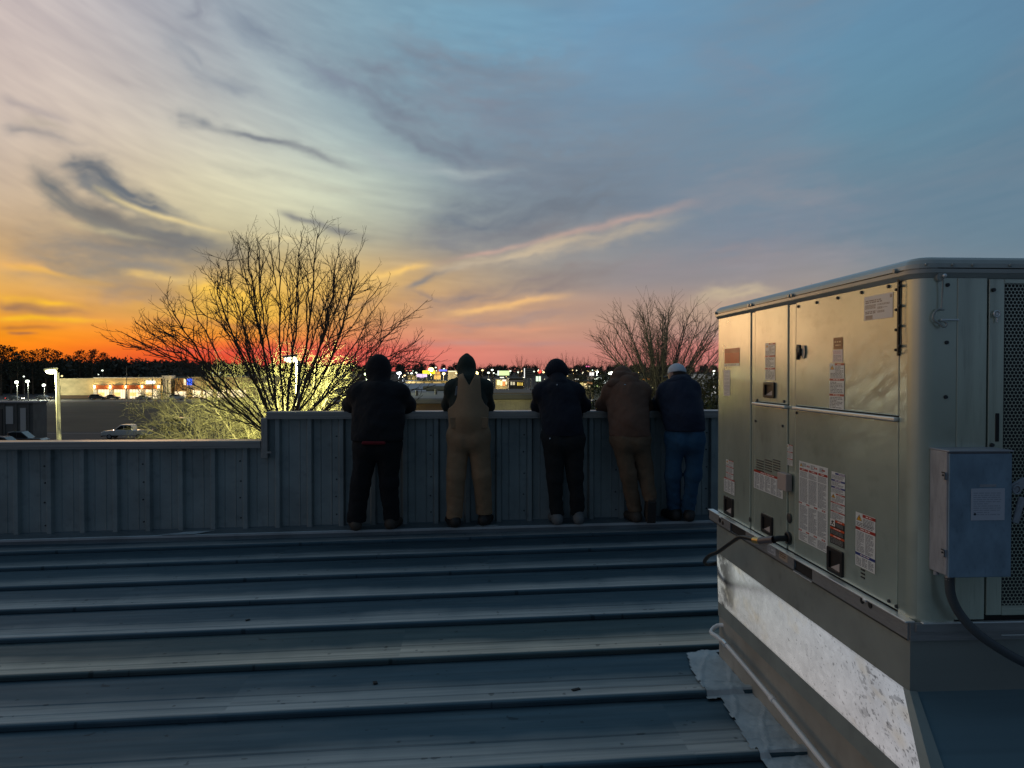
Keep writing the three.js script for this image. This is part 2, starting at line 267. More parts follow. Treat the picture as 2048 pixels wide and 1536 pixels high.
flat('road', [[-400, -262], [-400, -249], [60, -215], [260, -205], [260, -216], [60, -228]], GROUND + 0.004, asphaltPale);
flat('town_road', [[-30, -385], [300, -365], [300, -310], [-10, -328]], GROUND + 0.008, asphaltPale);
flat('store_forecourt', [[-400, -330], [-400, -262.3], [-60, -238], [-60, -310]], GROUND + 0.004, asphalt);
flat('side_lot', [[16, -150], [150, -140], [150, -262], [22, -262]], GROUND + 0.008, asphaltPale);
{ // painted bay lines on the lot
  const l = []; for (let i = 0; i < 16; i++) l.push(new THREE.PlaneGeometry(0.12, 5).rotateX(-Math.PI / 2).rotateY(0.15).translate(-95 + i * 2.9, GROUND + 0.012, -98));
  l.push(new THREE.PlaneGeometry(60, 0.14).rotateX(-Math.PI / 2).rotateY(-0.04).translate(-80, GROUND + 0.012, -111));
  structure(mesh(mg(l), std(0.5, 0.5, 0.48, 0.8)), 'bay_markings');
}

// ------------------------------------------------------------------ the roof that the camera stands on
const SLOPE = 0.0158, SKEW = 0.0185, WZ = -7.56, RIB0 = -3.45, PITCHR = 0.583, EDGE = -7.3;
const ribProfile = [[0, 0.018], [0.0012, 0.022], [0.004, 0.0245], [0.012, 0.026], [0.03, 0.026], [0.042, 0.0235], [0.062, 0.003], [0.075, 0], [0.15, 0], [0.154, 0.003], [0.158, 0], [0.255, 0], [0.259, 0.003], [0.263, 0], [0.42, 0.002], [0.52, 0.002], [PITCHR - 0.002, 0]];
function ribHeight(z) { let t = (RIB0 - z) / PITCHR; t = (t - Math.floor(t)) * PITCHR; for (let i = 1; i < ribProfile.length; i++) if (t <= ribProfile[i][0]) { const [a, b] = ribProfile[i - 1], [c, d] = ribProfile[i]; return b + (d - b) * (t - a) / (c - a); } return 0; }
const roofY = (x, z) => SLOPE * x + ribHeight(z + SKEW * (x + 1.2));
const roof = new THREE.Group(); structure(roof, 'metal_roof');
{
  const r = rng(5);
  for (let k = -9; k <= 6; k++) {
    const z0 = RIB0 - k * PITCHR, rows = [], ph = r() * 9, off = r() * 3;
    for (const [t, h] of [[-0.002, 0.0], [-0.001, 0.016], ...ribProfile.slice(1, -1), [PITCHR, -0.002]]) {  const row = []; for (let x = -13; x <= 7.01; x += 0.5) { const w = t > 0.09 && t < 0.57 ? 0.0016 * Math.sin(x * 1.3 + ph) + 0.0014 * Math.sin(x * 3.1 + ph * 2) : 0.0008 * Math.sin(x * 0.9 + ph); row.push(V(x, SLOPE * x + h + w * (t > 0.3 ? 1 : 0.5), z0 - t - SKEW * (x + 1.2) + 0.0015 * Math.sin(x * 0.8 + ph))); } rows.push(row); }
    rows.reverse();
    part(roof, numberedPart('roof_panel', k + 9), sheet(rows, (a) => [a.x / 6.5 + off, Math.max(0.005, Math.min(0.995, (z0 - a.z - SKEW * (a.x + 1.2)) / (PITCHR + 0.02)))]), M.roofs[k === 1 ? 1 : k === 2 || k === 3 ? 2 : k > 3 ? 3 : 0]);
  }
  // the slab under the sheets closes the building
  part(roof, 'roof_deck', sheet([[V(-13, -0.07 - 13 * SLOPE, 2), V(7, -0.07 + 7 * SLOPE, 2)], [V(-13, -0.07 - 13 * SLOPE, WZ - 0.1), V(7, -0.07 + 7 * SLOPE, WZ - 0.1)]]), M.dark);
  const scraps = []; for (let i = 0; i < 7; i++) { const x = -3 + r() * 4, z = -2.3 - r() * 2.6, t = ((RIB0 - z - SKEW * (x + 1.2)) / PITCHR % 1 + 1) % 1; if (t < 0.2) continue; scraps.push(rb(0.02 + r() * 0.03, 0.006, 0.012 + r() * 0.012, 0.003).rotateY(r() * 3).translate(x, roofY(x, z) + 0.004, z)); }
  tag(part(roof, 'leaf_scraps', mg(scraps), M.dark)).userData.kind = 'stuff'; delete roof.children.at(-1).userData.label;
}
function numberedPart(n, i) { return i ? n + '_' + String(i).padStart(3, '0') : n; }
// the building below the roof
{
  const t = thing('roofed_building', 'metal sided building carrying the sloped ribbed roof', 'building');
  part(t, 'wall', bx(20, 6.6, 0.1, -3, GROUND + 3.3, WZ - 0.16), M.wall);
  for (const x of [-12.9, 6.9]) part(t, 'wall', bx(0.1, 6.6, 13, x, GROUND + 3.3, -1), M.wall);
}
// ------------------------------------------------------------------ parapet wall
{
  const P = thing('parapet_wall', 'stepped blue-grey ribbed metal parapet wall that the people lean on', 'parapet', [0, 0, 0]);
  const xs = onZ(536, 860, WZ).x, lap0 = onZ(684, 900, WZ).x, yHi = onZ(700, 833, WZ).y, yLo = onZ(300, 892, WZ).y;
  const prof = [[-0.152, 0], [-0.108, 0], [-0.1, 0.005], [-0.092, 0], [-0.036, 0], [-0.022, 0.04], [-0.018, 0.043], [0.018, 0.043], [0.022, 0.04], [0.036, 0], [0.092, 0], [0.1, 0.005], [0.108, 0]];
  let n = 0; const screws = [];
  for (let k = -9; k < 9; k++) {
    const xa = lap0 + k * 0.9144; if (xa > 5.9) continue;
    const cols = [];
    for (let i = 0; i < 3; i++) for (const [t, h] of prof) cols.push([xa + i * 0.3048 + t, h + 0.0025 * (i === 0 && t < 0.06 ? 1 : 0)]);
    cols.push([xa + 0.9144 - 0.153, 0]);
    const pieces = [cols.filter((c) => c[0] < xs), cols.filter((c) => c[0] >= xs)], geos = [];
    if (pieces[0].length && pieces[1].length) { pieces[0].push([xs, 0]); pieces[1].unshift([xs, 0]); }
    pieces.forEach((c, q) => {
      if (c.length < 2) return; const topY = q ? yHi : yLo, rows = [];
      for (const f of [1, 0.66, 0.33, 0]) rows.push(c.map(([x, h]) => { const b = SLOPE * x + 0.045; return V(x, b + (topY - b) * f, WZ + h + (f > 0.1 && f < 0.9 ? 0.002 * Math.sin(x * 9 + f * 7) : 0)); }));
      geos.push(sheet(rows, (a) => [a.x / 1.4, a.y / 1.4]));
    });
    part(P, numberedPart('wall_panel', n++), mg(geos), M.wall);
    const hi = xa >= xs; for (let y = 0.14; y < (hi ? 1.02 : 0.74); y += 0.19) { screws.push(cyl(0.007, 0.009, 0.008, 6).rotateX(Math.PI / 2).translate(xa - 0.056 + 0.004 * Math.sin(y * 50), SLOPE * xa + y + 0.02 * Math.sin(k * 7 + y * 9), WZ + 0.006)); }
  }
  const sc = part(P, 'screws', mg(screws), M.screw); sc.userData.kind = 'stuff';
  part(P, 'back_panel', mg([bx(xs + 13, yLo + 1.2, 0.02, (xs - 13) / 2, yLo / 2 - 0.6, WZ - 0.13), bx(6 - xs, yHi + 1.2, 0.02, (xs + 6) / 2, yHi / 2 - 0.6, WZ - 0.13)]), M.wall);
  // copings in lengths of about three metres
  const cap = (x0, x1, y) => { const g = rb(x1 - x0 - 0.003, 0.062, 0.215, 0.008, (x0 + x1) / 2, y + 0.02, WZ - 0.03); const l = bx(x1 - x0 - 0.003, 0.012, 0.01, (x0 + x1) / 2, y - 0.012, WZ + 0.081); return mg([g, l]); };
  let i = 0; for (let x = xs - 0.05; x > -12; x -= 3.05) part(P, numberedPart('coping', i++), cap(Math.max(-13, x - 3.05), x, yLo), M.coping);
  for (let x = xs; x < 6; x += 3.05) part(P, numberedPart('coping', i++), cap(x, Math.min(6, x + 3.05), yHi), M.coping);
  part(P, 'step_trim', mg([rb(0.062, yHi - yLo + 0.11, 0.209, 0.006, xs - 0.0175, (yHi + yLo) / 2 - 0.064, WZ - 0.03), bx(0.1, 0.02, 0.01, xs, yLo - 0.06, WZ + 0.072)]), M.coping);
  // base flashing the people stand on
  const rows = []; for (const [z, h] of [[WZ + 0.004, 0.062], [WZ + 0.03, 0.054], [EDGE - 0.012, 0.048], [EDGE - 0.004, 0.052], [EDGE, 0.046], [EDGE, 0.005], [EDGE + 0.03, 0.0005]]) { const r = []; for (let x = -13; x <= 6.01; x += 0.4) r.push(V(x, SLOPE * x + h + 0.004 * (fbm(x * 1.7, z * 9) - 0.5), z)); rows.push(r); }
  { const e = []; for (const [z, h] of [[EDGE - 0.016, 0.0495], [EDGE - 0.004, 0.0545], [EDGE + 0.003, 0.05], [EDGE + 0.003, 0.03]]) { const q = []; for (let x = -13; x <= 6.01; x += 0.4) q.push(V(x, SLOPE * x + h + 0.003 * (fbm(x * 1.7, 3) - 0.5), z)); e.push(q); } part(P, 'edge_glint', sheet(e, (a) => [a.x / 1.5, a.z / 1.5]), M.edgeGlint); }  // paler strip added for the glint along the rounded flashing edge
  part(P, 'base_flashing', sheet(rows, (a) => [a.x / 1.5, a.z / 1.5]), M.flash);
}
// white sealant smears on the flashing and around the curb
function smear(pxs, lift, mat, rough, seed) {       // a draped patch with a torn edge, given by its outline on the roof
  const r = rng(seed), out = []; for (let i = 0; i < pxs.length; i++) { const a = pxs[i], b = pxs[(i + 1) % pxs.length], n = Math.max(2, Math.round(Math.hypot(b[0] - a[0], b[1] - a[1]) / 0.04)); for (let j = 0; j < n; j++) out.push([a[0] + (b[0] - a[0]) * j / n + (r() - 0.5) * rough, a[1] + (b[1] - a[1]) * j / n + (r() - 0.5) * rough]); }
  const inside = (x, z) => { let q = false; for (let i = 0, j = out.length - 1; i < out.length; j = i++) { const [xi, zi] = out[i], [xj, zj] = out[j]; if ((zi > z) !== (zj > z) && x < (xj - xi) * (z - zi) / (zj - zi) + xi) q = !q; } return q; };
  const x0 = Math.min(...out.map((q) => q[0])), x1 = Math.max(...out.map((q) => q[0])), z0 = Math.min(...out.map((q) => q[1])), z1 = Math.max(...out.map((q) => q[1])), s = 0.009, geos = [];
  const P = [], U = [], put = (x, z) => { P.push(x, lift(x, z), z); U.push(x / 0.8, z / 0.8); };
  for (let z = z0; z < z1; z += s) for (let x = x0; x < x1; x += s) if (inside(x + s / 2, z + s / 2)) { put(x, z); put(x, z + s); put(x + s, z + s); put(x, z); put(x + s, z + s); put(x + s, z); }
  const g = new THREE.BufferGeometry(); g.setAttribute('position', new THREE.Float32BufferAttribute(P, 3)); g.setAttribute('uv', new THREE.Float32BufferAttribute(U, 2)); g.computeVertexNormals(); return mesh(g, mat);
}
const onRoof = (px, py) => { let p = onY(px, py, 0); for (let i = 0; i < 4; i++) p = onY(px, py, SLOPE * p.x); return [p.x, p.z]; };
const drape = (x, z) => roofY(x, z) + 0.006 + 0.007 * fbm(x * 22, z * 22, 3) + 0.012 * Math.max(0, Math.sin((x + z * 0.35) * 46 + 3 * fbm(x * 6, z * 6, 2)) - 0.75);
top(smear([onRoof(1372, 1312), onRoof(1402, 1304), onRoof(1446, 1304), [1.325, -4.02], [1.33, -3.53], onRoof(1415, 1404), onRoof(1398, 1368), onRoof(1382, 1340)], drape, M.sealant, 0.016, 3), 'sealant_patch', 'pale grey sealant patch beside the far end of the curb', 'sealant patch');
top(smear([[onRoof(1447, 1404)[0], -3.56], [1.33, -3.57], [1.33, -2.7], onRoof(1590, 1600), onRoof(1527, 1536), onRoof(1490, 1480), onRoof(1462, 1436)], drape, M.sealant, 0.016, 9), 'sealant_patch', 'pale grey sealant patch at the bottom edge beside the white conduit', 'sealant patch');
const flashTop = (x, z) => SLOPE * x + 0.058;
{ const L = (px, py) => { const p = onY(px, py, -0.02); return [p.x, Math.min(EDGE - 0.01, Math.max(WZ + 0.02, p.z))]; };
  const a = onZ(310, 1076, EDGE).x, b = onZ(420, 1070, EDGE).x, c = onZ(944, 1050, EDGE).x, d = onZ(1000, 1047, EDGE).x;
  top(smear([[a, EDGE + 0.004], [b - 0.15, EDGE + 0.004], [b, EDGE - 0.14], [a + 0.25, EDGE - 0.12]], flashTop, M.sealant, 0.014, 4), 'sealant_patch', 'pale sealant smear on the flashing below the low parapet at left', 'sealant patch');
  top(smear([[c, EDGE + 0.004], [d, EDGE + 0.004], [d - 0.04, EDGE - 0.05], [c + 0.05, EDGE - 0.04]], flashTop, M.sealant, 0.01, 6), 'sealant_patch', 'small pale sealant smear on the flashing beside the overalls', 'sealant patch'); }

// ------------------------------------------------------------------ rooftop air conditioner
M.tan = std(0.57, 0.655, 0.54, 0.26, 0.4, { clearcoat: 1, clearcoatRoughness: 0.19, ior: 2.1, bumpMap: softBump, bumpScale: 0.0007, map: rep(grime, 0.5, 0.5) });
M.lid = std(0.34, 0.38, 0.36, 0.36, 0.0, { clearcoat: 0.7, clearcoatRoughness: 0.2, map: grime });
M.galv = std(0.5, 0.5, 0.48, 0.55, 0.85, { map: spangle });
M.galvBright = std(0.98, 1.0, 1.0, 0.24, 0.85, { map: specks });
M.curbSkirt = std(0.29, 0.335, 0.32, 0.6, 0.35, { map: grime });
M.rail = std(0.36, 0.38, 0.39, 0.45, 0.6, { map: spangle });
M.edge = std(0.75, 0.78, 0.78, 0.35, 0.7);
M.brass = std(0.6, 0.42, 0.16, 0.35, 0.9);
const XF = 1.36;
const zs = (px, x = XF) => onX(px, 900, x).z, yAt = (px, py, x = XF) => onX(px, py, x).y;
const Z0 = zs(1812), Z1 = zs(1435), YB = yAt(1815, 1240), YT = yAt(1815, 549), RAD = 0.055, ZF = Z0 + RAD, XR = XF + 1.2, XC = XF + RAD;
const unit = thing('rooftop_air_conditioner', 'large olive tan packaged air conditioner on a metal curb', 'air conditioner', [0, 0, 0]);
{
  const box = (x0, x1, y0, y1, z0, z1, r = 0) => r ? rb(x1 - x0, y1 - y0, z1 - z0, r, (x0 + x1) / 2, (y0 + y1) / 2, (z0 + z1) / 2) : bx(x1 - x0, y1 - y0, z1 - z0, (x0 + x1) / 2, (y0 + y1) / 2, (z0 + z1) / 2);
  part(unit, 'inner_frame', mg([box(XF + 0.012, XF + 0.03, YB, YT, Z1 + 0.01, Z0), box(XC, XR - 0.55, YB, YT, ZF - 0.03, ZF - 0.012), box(XF + 0.4, XR, YB, YT, Z1, ZF - 0.12)]), M.dark);
  const back = box(XF + 0.03, XR, YB, YT, Z1, Z1 + 0.02); part(unit, 'back_panel', back, M.tan);
  const pan = (name, pxa, pxb, ya, yb, lift = 0) => part(unit, name, box(XF - lift, XF + 0.014 - lift, ya, yb, zs(pxa), zs(pxb), 0.004), M.tan);
  const YM = CY - 0.147, g = 0.0022;
  // columns seen from the far end: full-height panel, two-piece panel, post, two-piece service panel
  pan('side_panel', 1436, 1500, YB + 0.01, YT);
  pan('side_panel_001', 1501.2, 1508, YB + 0.01, YT, -0.004);
  pan('access_panel', 1509.2, 1574, YM + 0.006, YT - 0.002);
  pan('access_panel_001', 1509.2, 1574, YB + 0.012, YM - 0.012);
  pan('corner_post', 1575.4, 1589, YB + 0.01, YT, -0.004);
  pan('access_panel_002', 1590.6, 1796, YM + 0.006, YT - 0.006);
  pan('access_panel_003', 1590.6, 1796, YB + 0.012, YM - 0.012);
  for (const [a, b] of [[1508.6, 1575], [1590, 1797]]) part(unit, 'ledge', box(XF - 0.016, XF + 0.01, YM - 0.011, YM + 0.002, zs(a), zs(b), 0.004), M.edge);
  { // rounded corner post
    const s = new THREE.Shape(); const za = zs(1798.4); s.moveTo(XF, -za); s.lineTo(XF, -(ZF - RAD)); s.absarc(XF + RAD, -(ZF - RAD), RAD, Math.PI, Math.PI * 1.5, false); s.lineTo(onZ(1911, 900, ZF).x, -ZF); s.lineTo(onZ(1911, 900, ZF).x, -ZF + 0.012); s.lineTo(XF + RAD, -ZF + 0.012); s.absarc(XF + RAD, -(ZF - RAD), RAD - 0.012, Math.PI * 1.5, Math.PI, true); s.lineTo(XF + 0.012, -za);
    const e = new THREE.ExtrudeGeometry(s, { depth: YT - YB, bevelEnabled: false, curveSegments: 10 }).rotateX(-Math.PI / 2).translate(0, YB, 0); part(unit, 'corner_post_001', e, M.tan);
  }
  { // lid: rounded sheet metal cap with a lip
    const o = 0.012, h = 0.056, s = new THREE.Shape(), x0 = XF - o, x1 = XR + o, zf = -(ZF + o), zb = -(Z1 - o), r = RAD + o; s.moveTo(x0, zb); s.lineTo(x0, zf + r); s.absarc(x0 + r, zf + r, r, Math.PI, Math.PI * 1.5, false); s.lineTo(x1, zf); s.lineTo(x1, zb); s.closePath();
    const lipOf = () => new THREE.ExtrudeGeometry(s, { depth: 0.017, bevelEnabled: false, curveSegments: 12 }).rotateX(-Math.PI / 2).translate(0, YT - 0.002, 0);
    const e = new THREE.ExtrudeGeometry(s, { depth: 0.003, bevelEnabled: true, bevelThickness: 0.036, bevelSize: 0.034, bevelOffset: -0.034, bevelSegments: 4, curveSegments: 12 }).rotateX(-Math.PI / 2).translate(0, YT + 0.01, 0);
    part(unit, 'lid', mg([e, lipOf()]), M.lid);
    part(unit, 'lid_screws', mg([1852, 1905, 1945, 2020].map((px) => cyl(0.004, 0.0045, 0.006, 8).rotateX(Math.PI / 2).translate(onZ(px, 540, ZF + o).x, YT + 0.022, ZF + o + 0.003)).concat([1797, 1590, 1584, 1508, 1503, 1436].map((px) => cyl(0.007, 0.008, 0.012, 8).rotateZ(Math.PI / 2).translate(XF - o - 0.003, YT + 0.016, zs(px))))), M.lid).userData.kind = 'stuff';
  }
  // front: second sheet, grooved frame, perforated coil guard
  const fx = (px) => onZ(px, 900, ZF).x, fy = (py) => onZ(1950, py, ZF).y;
  part(unit, 'front_panel', box(fx(1912.4), fx(1972), YB + 0.01, YT, ZF - 0.012, ZF, 0.003), M.tan);
  const frameY0 = fy(1232), frameY1 = fy(548), gx0 = fx(2008), gx1 = gx0 + 0.42, gy0 = fy(1213), gy1 = fy(566);
  part(unit, 'coil_frame', mg([box(fx(1977), gx0, frameY0, frameY1, ZF - 0.016, ZF - 0.003, 0.003), box(gx0, gx1, gy1, frameY1, ZF - 0.016, ZF - 0.003), box(gx0, gx1, frameY0, gy0, ZF - 0.016, ZF - 0.003)]), M.tan);
  { // the guard: hexagonal cells, each with a round hole
    const pitch = 0.0118, P = [], N = [], U = [], R = pitch / Math.sqrt(3), r = pitch * 0.43;
    for (let i = 0; i < 12; i++) { const a = i * Math.PI / 6, b = a + Math.PI / 6, hexr = (q) => { const k = ((q + Math.PI / 6) % (Math.PI / 3) + Math.PI / 3) % (Math.PI / 3) - Math.PI / 6; return pitch / 2 / Math.cos(k); }; const o = (q, rr) => [Math.cos(q) * rr, Math.sin(q) * rr, 0]; const A = o(a, r), B = o(b, r), C = o(b, hexr(b)), D = o(a, hexr(a)); for (const q of [A, D, C, A, C, B]) { P.push(...q); N.push(0, 0, 1); U.push(q[0], q[1]); } }
    const cell = new THREE.BufferGeometry(); cell.setAttribute('position', new THREE.Float32BufferAttribute(P, 3)); cell.setAttribute('normal', new THREE.Float32BufferAttribute(N, 3)); cell.setAttribute('uv', new THREE.Float32BufferAttribute(U, 2));
    const rowH = pitch * Math.sqrt(3) / 2, mats = []; for (let j = 0, y = gy0; y < gy1; j++, y += rowH) for (let x = gx0; x < gx0 + 0.2; x += pitch) mats.push(new THREE.Matrix4().makeTranslation(x + (j % 2) * pitch / 2 + pitch * 0.4, y, ZF - 0.006));
    // cells sit flat-side to flat-side along x
    const im = new THREE.InstancedMesh(cell, M.tan, mats.length); mats.forEach((q, i) => im.setMatrixAt(i, q)); im.name = 'coil_guard'; im.userData.kind = 'stuff'; unit.add(im);
  }
  { // slot and screws in the frame
    const sy = onZ(1995, 855, ZF).y, sh = fy(828) - fy(885); part(unit, 'slot', rb(0.012, sh, 0.004, 0.002, fx(1995), sy, ZF - 0.0025), M.black);
    part(unit, 'front_screws', mg([[1895, 570], [1893, 685], [1891, 794], [1987, 580], [1984, 890]].map(([a, b]) => { const p = onZ(a, b, ZF); return cyl(0.0055, 0.0065, 0.006, 8).rotateX(Math.PI / 2).translate(p.x, p.y, ZF + 0.002); })), M.screw).userData.kind = 'stuff';
    const q = onZ(1991, 628, ZF); part(unit, 'ring_bolt', mg([new THREE.TorusGeometry(0.009, 0.0028, 8, 18).translate(q.x, q.y, ZF + 0.006), cyl(0.005, 0.005, 0.01, 8).rotateX(Math.PI / 2).translate(q.x, q.y, ZF + 0.003), rb(0.004, 0.016, 0.004, 0.001, q.x + 0.002, q.y - 0.018, ZF + 0.004)]), M.edge);
    const P = (a, b, d) => { const p = onZ(a, b, ZF); p.z = ZF + d; return p; };
    part(unit, 'hook', mg([cyl(0.012, 0.013, 0.012, 14).rotateX(Math.PI / 2).translate(P(1877, 555, 0).x, P(1877, 555, 0).y, ZF + 0.006), tube([P(1880, 560, 0.016), P(1880, 585, 0.012), P(1879, 612, 0.011), P(1878, 622, 0.011)], 0.0024, 6), tube([P(1883, 620, 0.012), P(1870, 620, 0.012), P(1862, 630, 0.013), P(1862, 640, 0.014), P(1872, 648, 0.016), P(1882, 655, 0.018), P(1886, 648, 0.018), P(1882, 644, 0.017), P(1872, 643, 0.015)], 0.0032, 6, 40)]), M.lid);
    part(unit, 'hook_bolt', mg([new THREE.SphereGeometry(0.007, 10, 8).translate(P(1882, 553, 0).x, P(1882, 553, 0).y, ZF + 0.018)]), M.edge); part(unit, 'hook_pin', mg([rb(fx(1912) - fx(1876), 0.0055, 0.005, 0.002, (fx(1912) + fx(1876)) / 2, P(1890, 640, 0).y, ZF + 0.008)]), M.edge);
  }
  { // base rail
    const rx = XF - 0.02, y1 = YB + 0.004, y0 = YB - 0.052;
    const holes = [[1461, 1492], [1589, 1626]];       // fork pockets
    const zEnds = [zs(1419, rx), ...holes.flatMap(([a, b]) => [zs(a, rx), zs(b, rx)]), Z0 + 0.05];
    const web = []; for (let i = 0; i < zEnds.length; i += 2) web.push(box(rx, rx + 0.006, y0, y1, zEnds[i], zEnds[i + 1]));
    for (const [a, b] of holes) web.push(box(rx, rx + 0.006, y0, y0 + 0.006, zs(a, rx), zs(b, rx)));
    web.push(box(rx, rx + 0.03, y0, y0 + 0.004, zEnds[0], zEnds.at(-1)));
    web.push(box(rx + 0.006, XR, y0, y1, Z0 + 0.05, Z0 + 0.056), box(XF, XR, y0 + 0.03, y1 - 0.002, Z0 + 0.052, Z0 + 0.064));
    part(unit, 'base_rail', mg(web), M.rail);
    part(unit, 'rail_lip', mg([box(rx - 0.007, XF + 0.004, y1 - 0.003, y1 + 0.003, zs(1419, rx), Z0 + 0.05, 0.002), box(XF + 0.02, XR, y1 - 0.003, y1 + 0.002, Z0 + 0.05, Z0 + 0.066, 0.002), box(fx(2000), XR, fy(1269), fy(1267), ZF + 0.012, ZF + 0.016), box(rx - 0.004, rx, y0 - 0.001, y0 + 0.003, zs(1589, rx), zs(1626, rx), 0.001)]), M.edge);
    for (const [a, b] of holes) part(unit, 'fork_pocket', box(rx + 0.008, rx + 0.16, y0 + 0.006, y1 - 0.004, zs(a, rx), zs(b, rx)), M.dark);
    for (const [px, py, r] of [[1440, 1040, 0.014], [1725, 1201, 0.011], [1741, 1210, 0.011], [1446, 1046, 0.01]]) { const p = onX(px, py, rx); part(unit, 'lifting_hole', cyl(r, r, 0.004, 16).rotateZ(Math.PI / 2).translate(rx - 0.001, p.y, p.z), M.black); }
    for (const [px, py] of [[1733, 1203], [1443, 1036]]) { const p = onX(px, py, rx); part(unit, 'rail_clip', rb(0.012, 0.01, 0.022, 0.003, rx - 0.004, p.y + 0.004, p.z), M.edge); }
  }
  // pull handles: a black cup, the light-catching wedge at the bottom painted pale
  const handle = (xa, xb, ya, yb) => {
    const z0 = zs(xa), z1 = zs(xb), y1 = onX(xa, ya, XF).y, y0 = onX(xa, yb, XF).y, w = z1 - z0, h = y1 - y0, cz = (z0 + z1) / 2, cyy = (y0 + y1) / 2;
    const s = new THREE.Shape(), rr = 0.008, q = (sh, W, H, r, cw) => { sh.moveTo(-W / 2 + r, -H / 2); sh.lineTo(W / 2 - r, -H / 2); sh.quadraticCurveTo(W / 2, -H / 2, W / 2, -H / 2 + r); sh.lineTo(W / 2, H / 2 - r); sh.quadraticCurveTo(W / 2, H / 2, W / 2 - r, H / 2); sh.lineTo(-W / 2 + r, H / 2); sh.quadraticCurveTo(-W / 2, H / 2, -W / 2, H / 2 - r); sh.lineTo(-W / 2, -H / 2 + r); sh.quadraticCurveTo(-W / 2, -H / 2, -W / 2 + r, -H / 2); };
    q(s, w, h, rr); const hole = new THREE.Path(); q(hole, w * 0.76, h * 0.74, 0.005); s.holes.push(hole);
    const e = new THREE.ExtrudeGeometry(s, { depth: 0.006, bevelEnabled: true, bevelSize: 0.002, bevelThickness: 0.002, bevelSegments: 2 }).rotateY(-Math.PI / 2).translate(XF - 0.001, cyy, cz);
    const hd = part(unit, 'pull_handle', mg([e]), M.black);
    part(hd, 'cup', box(XF - 0.0015, XF + 0.0, cyy - h * 0.4, cyy + h * 0.4, cz - w * 0.4, cz + w * 0.4), M.black);
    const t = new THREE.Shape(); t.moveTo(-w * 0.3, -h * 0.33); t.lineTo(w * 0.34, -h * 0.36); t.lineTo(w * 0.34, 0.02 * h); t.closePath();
    part(hd, 'lit_wedge', new THREE.ExtrudeGeometry(t, { depth: 0.002, bevelEnabled: false }).rotateY(-Math.PI / 2).translate(XF - 0.0018, cyy, cz), M.litWedge);
  };
  M.litWedge = std(0.42, 0.38, 0.36, 0.6);
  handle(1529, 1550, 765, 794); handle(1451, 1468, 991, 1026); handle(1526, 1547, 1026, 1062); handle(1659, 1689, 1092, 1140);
  // latch
  { const p = onX(1603, 704, XF), D = (dy, dz, dx = 0) => V(p.x - dx, p.y + dy, p.z + dz); const pl = (h0, w, t, at, tilt) => rb(t, h0, w, 0.004).rotateX(tilt).translate(at.x, at.y, at.z);
    part(unit, 'latch', mg([pl(0.062, 0.02, 0.006, D(0.0, -0.028, 0.004), 0.1), rb(0.014, 0.03, 0.04, 0.006, p.x - 0.008, p.y, p.z - 0.006), pl(0.03, 0.014, 0.012, D(-0.012, -0.004, 0.012), 0.3), pl(0.024, 0.014, 0.01, D(0.016, 0.002, 0.008), -0.2)]), M.black);
    const s = new THREE.Shape(); s.moveTo(-0.011, -0.026); s.lineTo(0.006, -0.026); s.lineTo(0.014, 0); s.lineTo(0.008, 0.026); s.lineTo(-0.008, 0.026); s.lineTo(-0.014, 0); s.closePath();
    part(unit, 'latch_plate', new THREE.ExtrudeGeometry(s, { depth: 0.003, bevelEnabled: false }).rotateY(-Math.PI / 2).translate(XF - 0.003, p.y, p.z + 0.03), M.lid); }
  // hinge wire and screws along the service panel
  { const x = XF - 0.003, zA = zs(1797.5), zB = zs(1804), yy = [568, 705].map((y) => onX(1800, y, XF).y);
    part(unit, 'hinge', mg([box(x - 0.003, XF + 0.004, yy[1] - 0.01, yy[0] + 0.02, zA - 0.006, zA + 0.002), tube([V(x, yy[0] + 0.006, zA), V(x - 0.004, yy[0] + 0.008, zB), V(x - 0.004, (yy[0] + yy[1]) / 2, zB), V(x - 0.004, yy[1], zB), V(x, yy[1] - 0.002, zA)], 0.0016, 5, 40)]), M.black);
    part(unit, 'hinge_screws', mg([572, 612, 652, 692].flatMap((y) => [cyl(0.004, 0.005, 0.008, 8).rotateZ(Math.PI / 2).translate(x - 0.004, onX(1801, y, XF).y, zs(1801)), cyl(0.004, 0.005, 0.007, 8).rotateZ(Math.PI / 2).translate(x, onX(1791, y + 8, XF).y, zs(1791.5))])), M.screw).userData.kind = 'stuff';
    part(unit, 'panel_screws', mg([[1597, 613], [1634, 605], [1676, 596], [1724, 585], [1778, 573], [1515, 800], [1569, 803], [1512, 842], [1566, 852], [1792, 838], [1594, 826], [1794, 1213], [1779, 1202], [1590, 1112]].map(([a, b]) => { const p = onX(a, b, XF); return cyl(0.0055, 0.0065, 0.007, 10).rotateZ(Math.PI / 2).translate(XF - 0.002, p.y, p.z); })), M.screw).userData.kind = 'stuff'; }
  // vents: pressed slots
  const slotAt = (xa, xb, ya, yb) => { const z0 = zs(xa), z1 = zs(xb), y = onX(xa, (ya + yb) / 2, XF).y, h = onX(xa, ya, XF).y - onX(xa, yb, XF).y; return rb(0.003, h, z1 - z0, 0.0014, XF - 0.0008, y, (z0 + z1) / 2); };
  for (let j = 0; j < 5; j++) for (let i = 0; i < 3; i++) { const xa = 1513.5 + i * 16.6, y = 918 + j * 4.9; part(unit, numberedPart('vent_slot', j * 3 + i), slotAt(xa, xa + 14, y, y + 2.3), M.black).position.y = 0; }
  for (let j = 0; j < 3; j++) part(unit, numberedPart('drain_slot', j), slotAt(1724, 1732, 1137 + j * 7.5, 1140.5 + j * 7.5), M.black);
